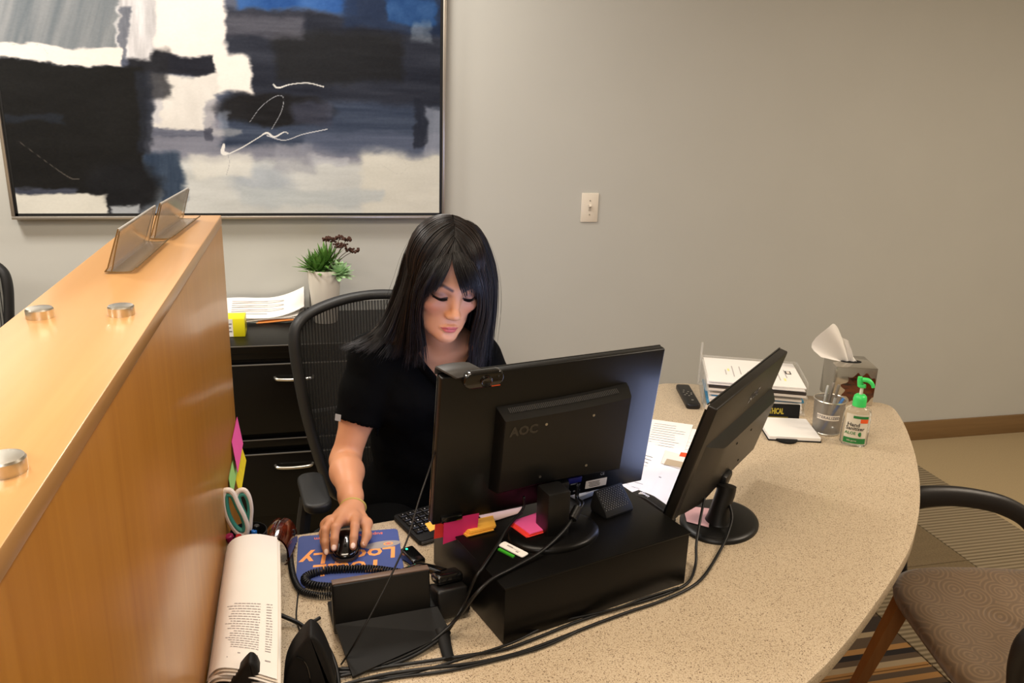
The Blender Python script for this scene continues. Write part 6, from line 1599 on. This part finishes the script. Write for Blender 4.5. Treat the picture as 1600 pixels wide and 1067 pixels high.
def push(P, off):
    """keep a strand outside the skull and the cheeks"""
    L_ = h2(P)
    for c_, r_ in ((SK_C, SK_R), (np.array([0, -.020, -.020]), np.array([.0635, .060, .078]))):
        q = (L_-c_)/(r_+off/HS); k0 = np.linalg.norm(q, axis=1); m_ = k0 < 1
        L_[m_] = c_+(L_[m_]-c_)/k0[m_][:, None]
    return HC+(L_*HS)@HR.T
def guides(G, n=24):
    out = []
    for g in G:
        P = np.array(crom([cpt(*q) for q in g], 8)); t = np.linspace(0, len(P)-1, n)
        i = np.minimum(t.astype(int), len(P)-2); f = (t-i)[:, None]; out.append(P[i]*(1-f)+P[i+1]*f)
    return np.array(out)
gl, gr, gb = guides(GL), guides(GRt), guides(GB)
ring = np.concatenate([gl[::-1], gb, gr])            # face edge left -> back -> face edge right
def across(R, u):
    N = len(R); t = u*(N-1); i = min(int(t), N-2); f = t-i
    p0, p1, p2, p3 = R[max(i-1, 0)], R[i], R[i+1], R[min(i+2, N-1)]
    return 0.5*((2*p1)+(-p0+p2)*f+(2*p0-5*p1+4*p2-p3)*f*f+(-p0+3*p1-3*p2+p3)*f**3)
NS = 24
hair_root = MB()
base = [push(across(ring, j/110), .0075)[:21] for j in range(111)]
Vb = np.concatenate(base); ii = np.arange(len(Vb)).reshape(111, 21)
# under-layer of hair: a thick shell, closed over the scalp
inn = np.concatenate([push(b+(np.array([HC[0], HC[1]+.02, b[:, 2].mean()])-b)*np.array([.06, .06, 0]), .003) for b in base])
qa = np.stack([ii[:-1, :-1], ii[1:, :-1], ii[1:, 1:], ii[:-1, 1:]], -1).reshape(-1, 4); qb = qa[:, ::-1]+len(Vb)
rim = []
for e in (ii[0], ii[-1], ii[:, -1]):
    rim.append(np.stack([e[:-1], e[1:], e[1:]+len(Vb), e[:-1]+len(Vb)], -1))
M_HAIR = mat('hair_black', (17, 12, 10), 0.40, spec=0.42, noise=0.35, nscale=60)
M_HAIR2 = mat('hair_brown_black', (34, 22, 16), 0.38, spec=0.42)
me = fast_mesh('hair', np.concatenate([Vb, inn]), np.concatenate([qa, qb]+rim))
hair = link_mesh('hair', me, M_HAIR, person, angle=180, world=True)
def strands(name, lst, r0, material, par):
    """thin tapering three-sided strands, all in one mesh"""
    V = []; Q = []; o = 0
    for P, r in lst:
        n = len(P); T_ = np.gradient(P, axis=0); T_ /= np.linalg.norm(T_, axis=1)[:, None]+1e-9
        ref = P-(HC+np.array([0, .03, -.05])); nn = ref-(ref*T_).sum(1)[:, None]*T_; nn /= np.linalg.norm(nn, axis=1)[:, None]+1e-9
        bb = np.cross(T_, nn); t = np.linspace(0, 1, n); w = r*np.minimum(1, 0.5+t*4)*(1-np.clip((t-.7)/.3, 0, 1)*.85)
        ringv = np.stack([P+nn*w[:, None]*.7, P+bb*w[:, None]-nn*w[:, None]*.4, P-bb*w[:, None]-nn*w[:, None]*.4], 1)
        V.append(ringv.reshape(-1, 3)); k = np.arange(n-1)[:, None]*3
        for a_, b_ in ((0, 1), (1, 2), (2, 0)): Q.append(np.concatenate([k+a_, k+b_, k+3+b_, k+3+a_], 1)+o)
        o += 3*n
    me = fast_mesh(name, np.concatenate(V), np.concatenate(Q)); ob = link_mesh(name, me, material, par, angle=180, world=True); ob['kind'] = 'stuff'; return ob
CL = rng.normal(0, 1, (60, 3))
def jitter(P, amp, wob=1.0, u=None):
    n = len(P); t = np.linspace(0, 1, n)[:, None]
    a_ = rng.normal(0, 1, 3)*amp
    if u is not None: a_ = a_*.5+CL[int(u*59.99)]*amp*1.1
    ph = rng.uniform(0, 6.28, 3); fr = rng.uniform(2, 5, 3)
    return P+a_*t**.6+np.sin(t*fr+ph)*amp*.5*t*wob
S1, S2 = [], []
for k in range(2300):
    u = rng.uniform(0, 1); P = across(ring, u)
    off = .007+rng.uniform(0, .006); P = push(jitter(P, .0050, 1.0, u), off)
    n = NS-int(rng.integers(0, 4)); (S1 if rng.random() < .72 else S2).append((P[:n], rng.uniform(.0006, .0012)))
for k in range(130):      # loose flyaway hairs
    P = push(jitter(across(ring, rng.uniform(.0, 1)), .011, 2), .010); S1.append((P, .00035))
# fringe: swept from the parting over the brow
FR = [[(708, 379, 1.764), (708, 398, 1.736), (711, 418, 1.720), (719, 444, 1.712), (725, 466, 1.715)],
      [(709, 377, 1.766), (717, 396, 1.738), (727, 418, 1.722), (735, 440, 1.718), (738, 458, 1.722)],
      [(709, 375, 1.768), (722, 396, 1.742), (734, 418, 1.728), (743, 442, 1.728), (746, 464, 1.738)],
      [(709, 373, 1.770), (726, 396, 1.748), (741, 422, 1.738), (750, 448, 1.745), (752, 475, 1.760)]]
fr = guides(FR, 18)
FL = [[(707, 380, 1.764), (706, 398, 1.736), (701, 418, 1.718), (691, 438, 1.712), (679, 458, 1.718)],
      [(706, 378, 1.766), (694, 396, 1.744), (680, 420, 1.732), (667, 446, 1.735), (660, 476, 1.752)],
      [(706, 377, 1.768), (692, 394, 1.750), (674, 420, 1.742), (661, 450, 1.748), (656, 490, 1.772)]]
fl = guides(FL, 18)
for k in range(420):
    P = push(jitter(across(fr, rng.uniform(0, 1)**.9), .0022), .0045+rng.uniform(0, .004)); S1.append((P[:18-int(rng.integers(0, 4))], rng.uniform(.0007, .0012)))
for k in range(330):
    P = push(jitter(across(fl, rng.uniform(0, 1)), .0020), .0045+rng.uniform(0, .004)); S1.append((P[:18-int(rng.integers(0, 4))], rng.uniform(.0006, .0010)))
strands('hair_strands', S1, 0, M_HAIR, hair); strands('hair_strands', S2, 0, M_HAIR2, hair)
# ------------------------------------------------------------------ cables
def cable(P, r, label, name='cable', n=8):
    o = MB().tube(P, r, n, smooth=6).build(name, M_CABLE, None, angle=180); return tag(o, label, 'cable')
D = lambda x, y, h=.0045: tuple(at(x, y, z=TOPZ+h))
B_ = lambda x, y, h=.005: tuple(at(x, y, z=BZ+h))
cable([tuple(at(716, 603, y=1.405)), tuple(at(706, 630, y=1.395)), tuple(at(690, 672, y=1.385)), tuple(at(672, 730, y=1.372)), tuple(at(655, 780, y=1.335)), tuple(at(638, 838, y=1.29)), tuple(at(621, 878, y=1.262)), tuple(at(598, 925, y=1.235)), tuple(at(566, 985, y=1.205)), D(545, 1020, .03), D(533, 1038)], .0017, 'thin webcam cord hanging from the webcam down over the telephone')
cable([tuple(M1 @ Vector((-.055, -.125, .012))), tuple(M1 @ Vector((-.058, -.150, .018))), B_(795, 822, .02), B_(778, 850, .006), B_(755, 885, .005), tuple(at(742, 905, z=BZ-.01)), tuple(at(724, 945, z=TOPZ+.05)), D(700, 985, .02), D(668, 1012, .010), D(630, 1032, .006), D(585, 1046, .005), D(520, 1052, .005)], .0030, 'power cable of the big monitor hanging over the left end of the riser')
fe = cable([tuple(M1 @ Vector((.066, -.120, .014))), tuple(M1 @ Vector((.064, -.150, .022))), tuple(at(905, 788, z=BZ+.055)), tuple(at(897, 806, z=BZ+.040)), B_(880, 830, .024), B_(845, 862, .012), B_(800, 888, .005), B_(768, 905, .005), tuple(at(742, 930, z=BZ-.012)), tuple(at(715, 965, z=TOPZ+.045)), D(680, 998, .016), D(640, 1022, .009), D(590, 1040, .007), D(525, 1046, .006)], .0032, 'video cable with a ferrite bead curving across the riser')
a_, b_ = at(904, 792, z=BZ+.052), at(893, 812, z=BZ+.036)
MB().tube([a_, a_*.93+b_*.07, a_*.07+b_*.93, b_], [.006, .0095, .0095, .006], 14).build('ferrite_bead', M_BLACK, fe, world=True)
cable([tuple(M1 @ Vector((.072, -.120, .013))), tuple(M1 @ Vector((.071, -.152, .018))), tuple(at(911, 786, z=BZ+.050)), tuple(at(900, 805, z=BZ+.036))], .0022, 'short pale strand beside the ferrite bead', 'cable')
cable([tuple(M2 @ Vector((-.118, -.118, .020))), tuple(at(1094, 812, z=TOPZ+.065)), tuple(at(1088, 850, z=TOPZ+.035)), D(1087, 880, .008), D(1077, 908, .005), D(1050, 924), D(1010, 938), D(960, 952), D(900, 972), D(840, 996), D(790, 1014), D(730, 1024, .006), D(660, 1034, .006), D(590, 1044, .006), D(525, 1058, .006)], .0030, 'black cable from the left of the tilted monitor running along the riser front')
cable([tuple(M2 @ Vector((-.02, -.125, .020))), tuple(at(1143, 800, z=TOPZ+.05)), tuple(at(1138, 832, z=TOPZ+.022)), D(1124, 862, .007), D(1100, 900), D(1075, 920), D(1030, 940), D(985, 955), D(930, 975), D(872, 998), D(810, 1020), D(740, 1036), D(670, 1044, .009), D(600, 1054, .009), D(535, 1070, .009)], .0032, 'thicker black cable from the tilted monitor stand sweeping along the riser')
cable([D(1060, 918, .009), D(1005, 935, .010), D(965, 950, .009), D(915, 962, .008), D(860, 975, .006), D(800, 1004, .008), D(720, 1030, .010), D(640, 1052, .006), D(560, 1062, .005)], .0024, 'thin loose cable lying over the cable bundle in front of the riser')
cable([D(905, 985, .0045), D(850, 1010, .0045), D(780, 1030, .0045), D(700, 1048, .004), D(610, 1060, .004), D(540, 1080, .004)], .0026, 'outermost black cable on the desk in front of the riser')
cable([D(466, 924, .004), D(464, 945, .003), D(463, 965, .003), D(468, 985, .004), D(478, 1000, .006)], .0015, 'very thin black cord running down from the mouse pad corner', 'cable')
cable([D(436, 960, .02), D(455, 968, .012), D(470, 976, .010), D(486, 990, .012)], .0040, 'short thick black cable between the documents and the caddy', 'cable')
cable([D(500, 965, .010), D(488, 972, .010), D(474, 980, .012)], .0034, 'short black cable leading from the telephone to the caddy', 'cable')
cable([D(505, 1000, .03), D(517, 1020, .03), D(526, 1045, .02), D(530, 1072, .012)], .0036, 'glossy black cord loop beside the right caddy fin', 'cable')
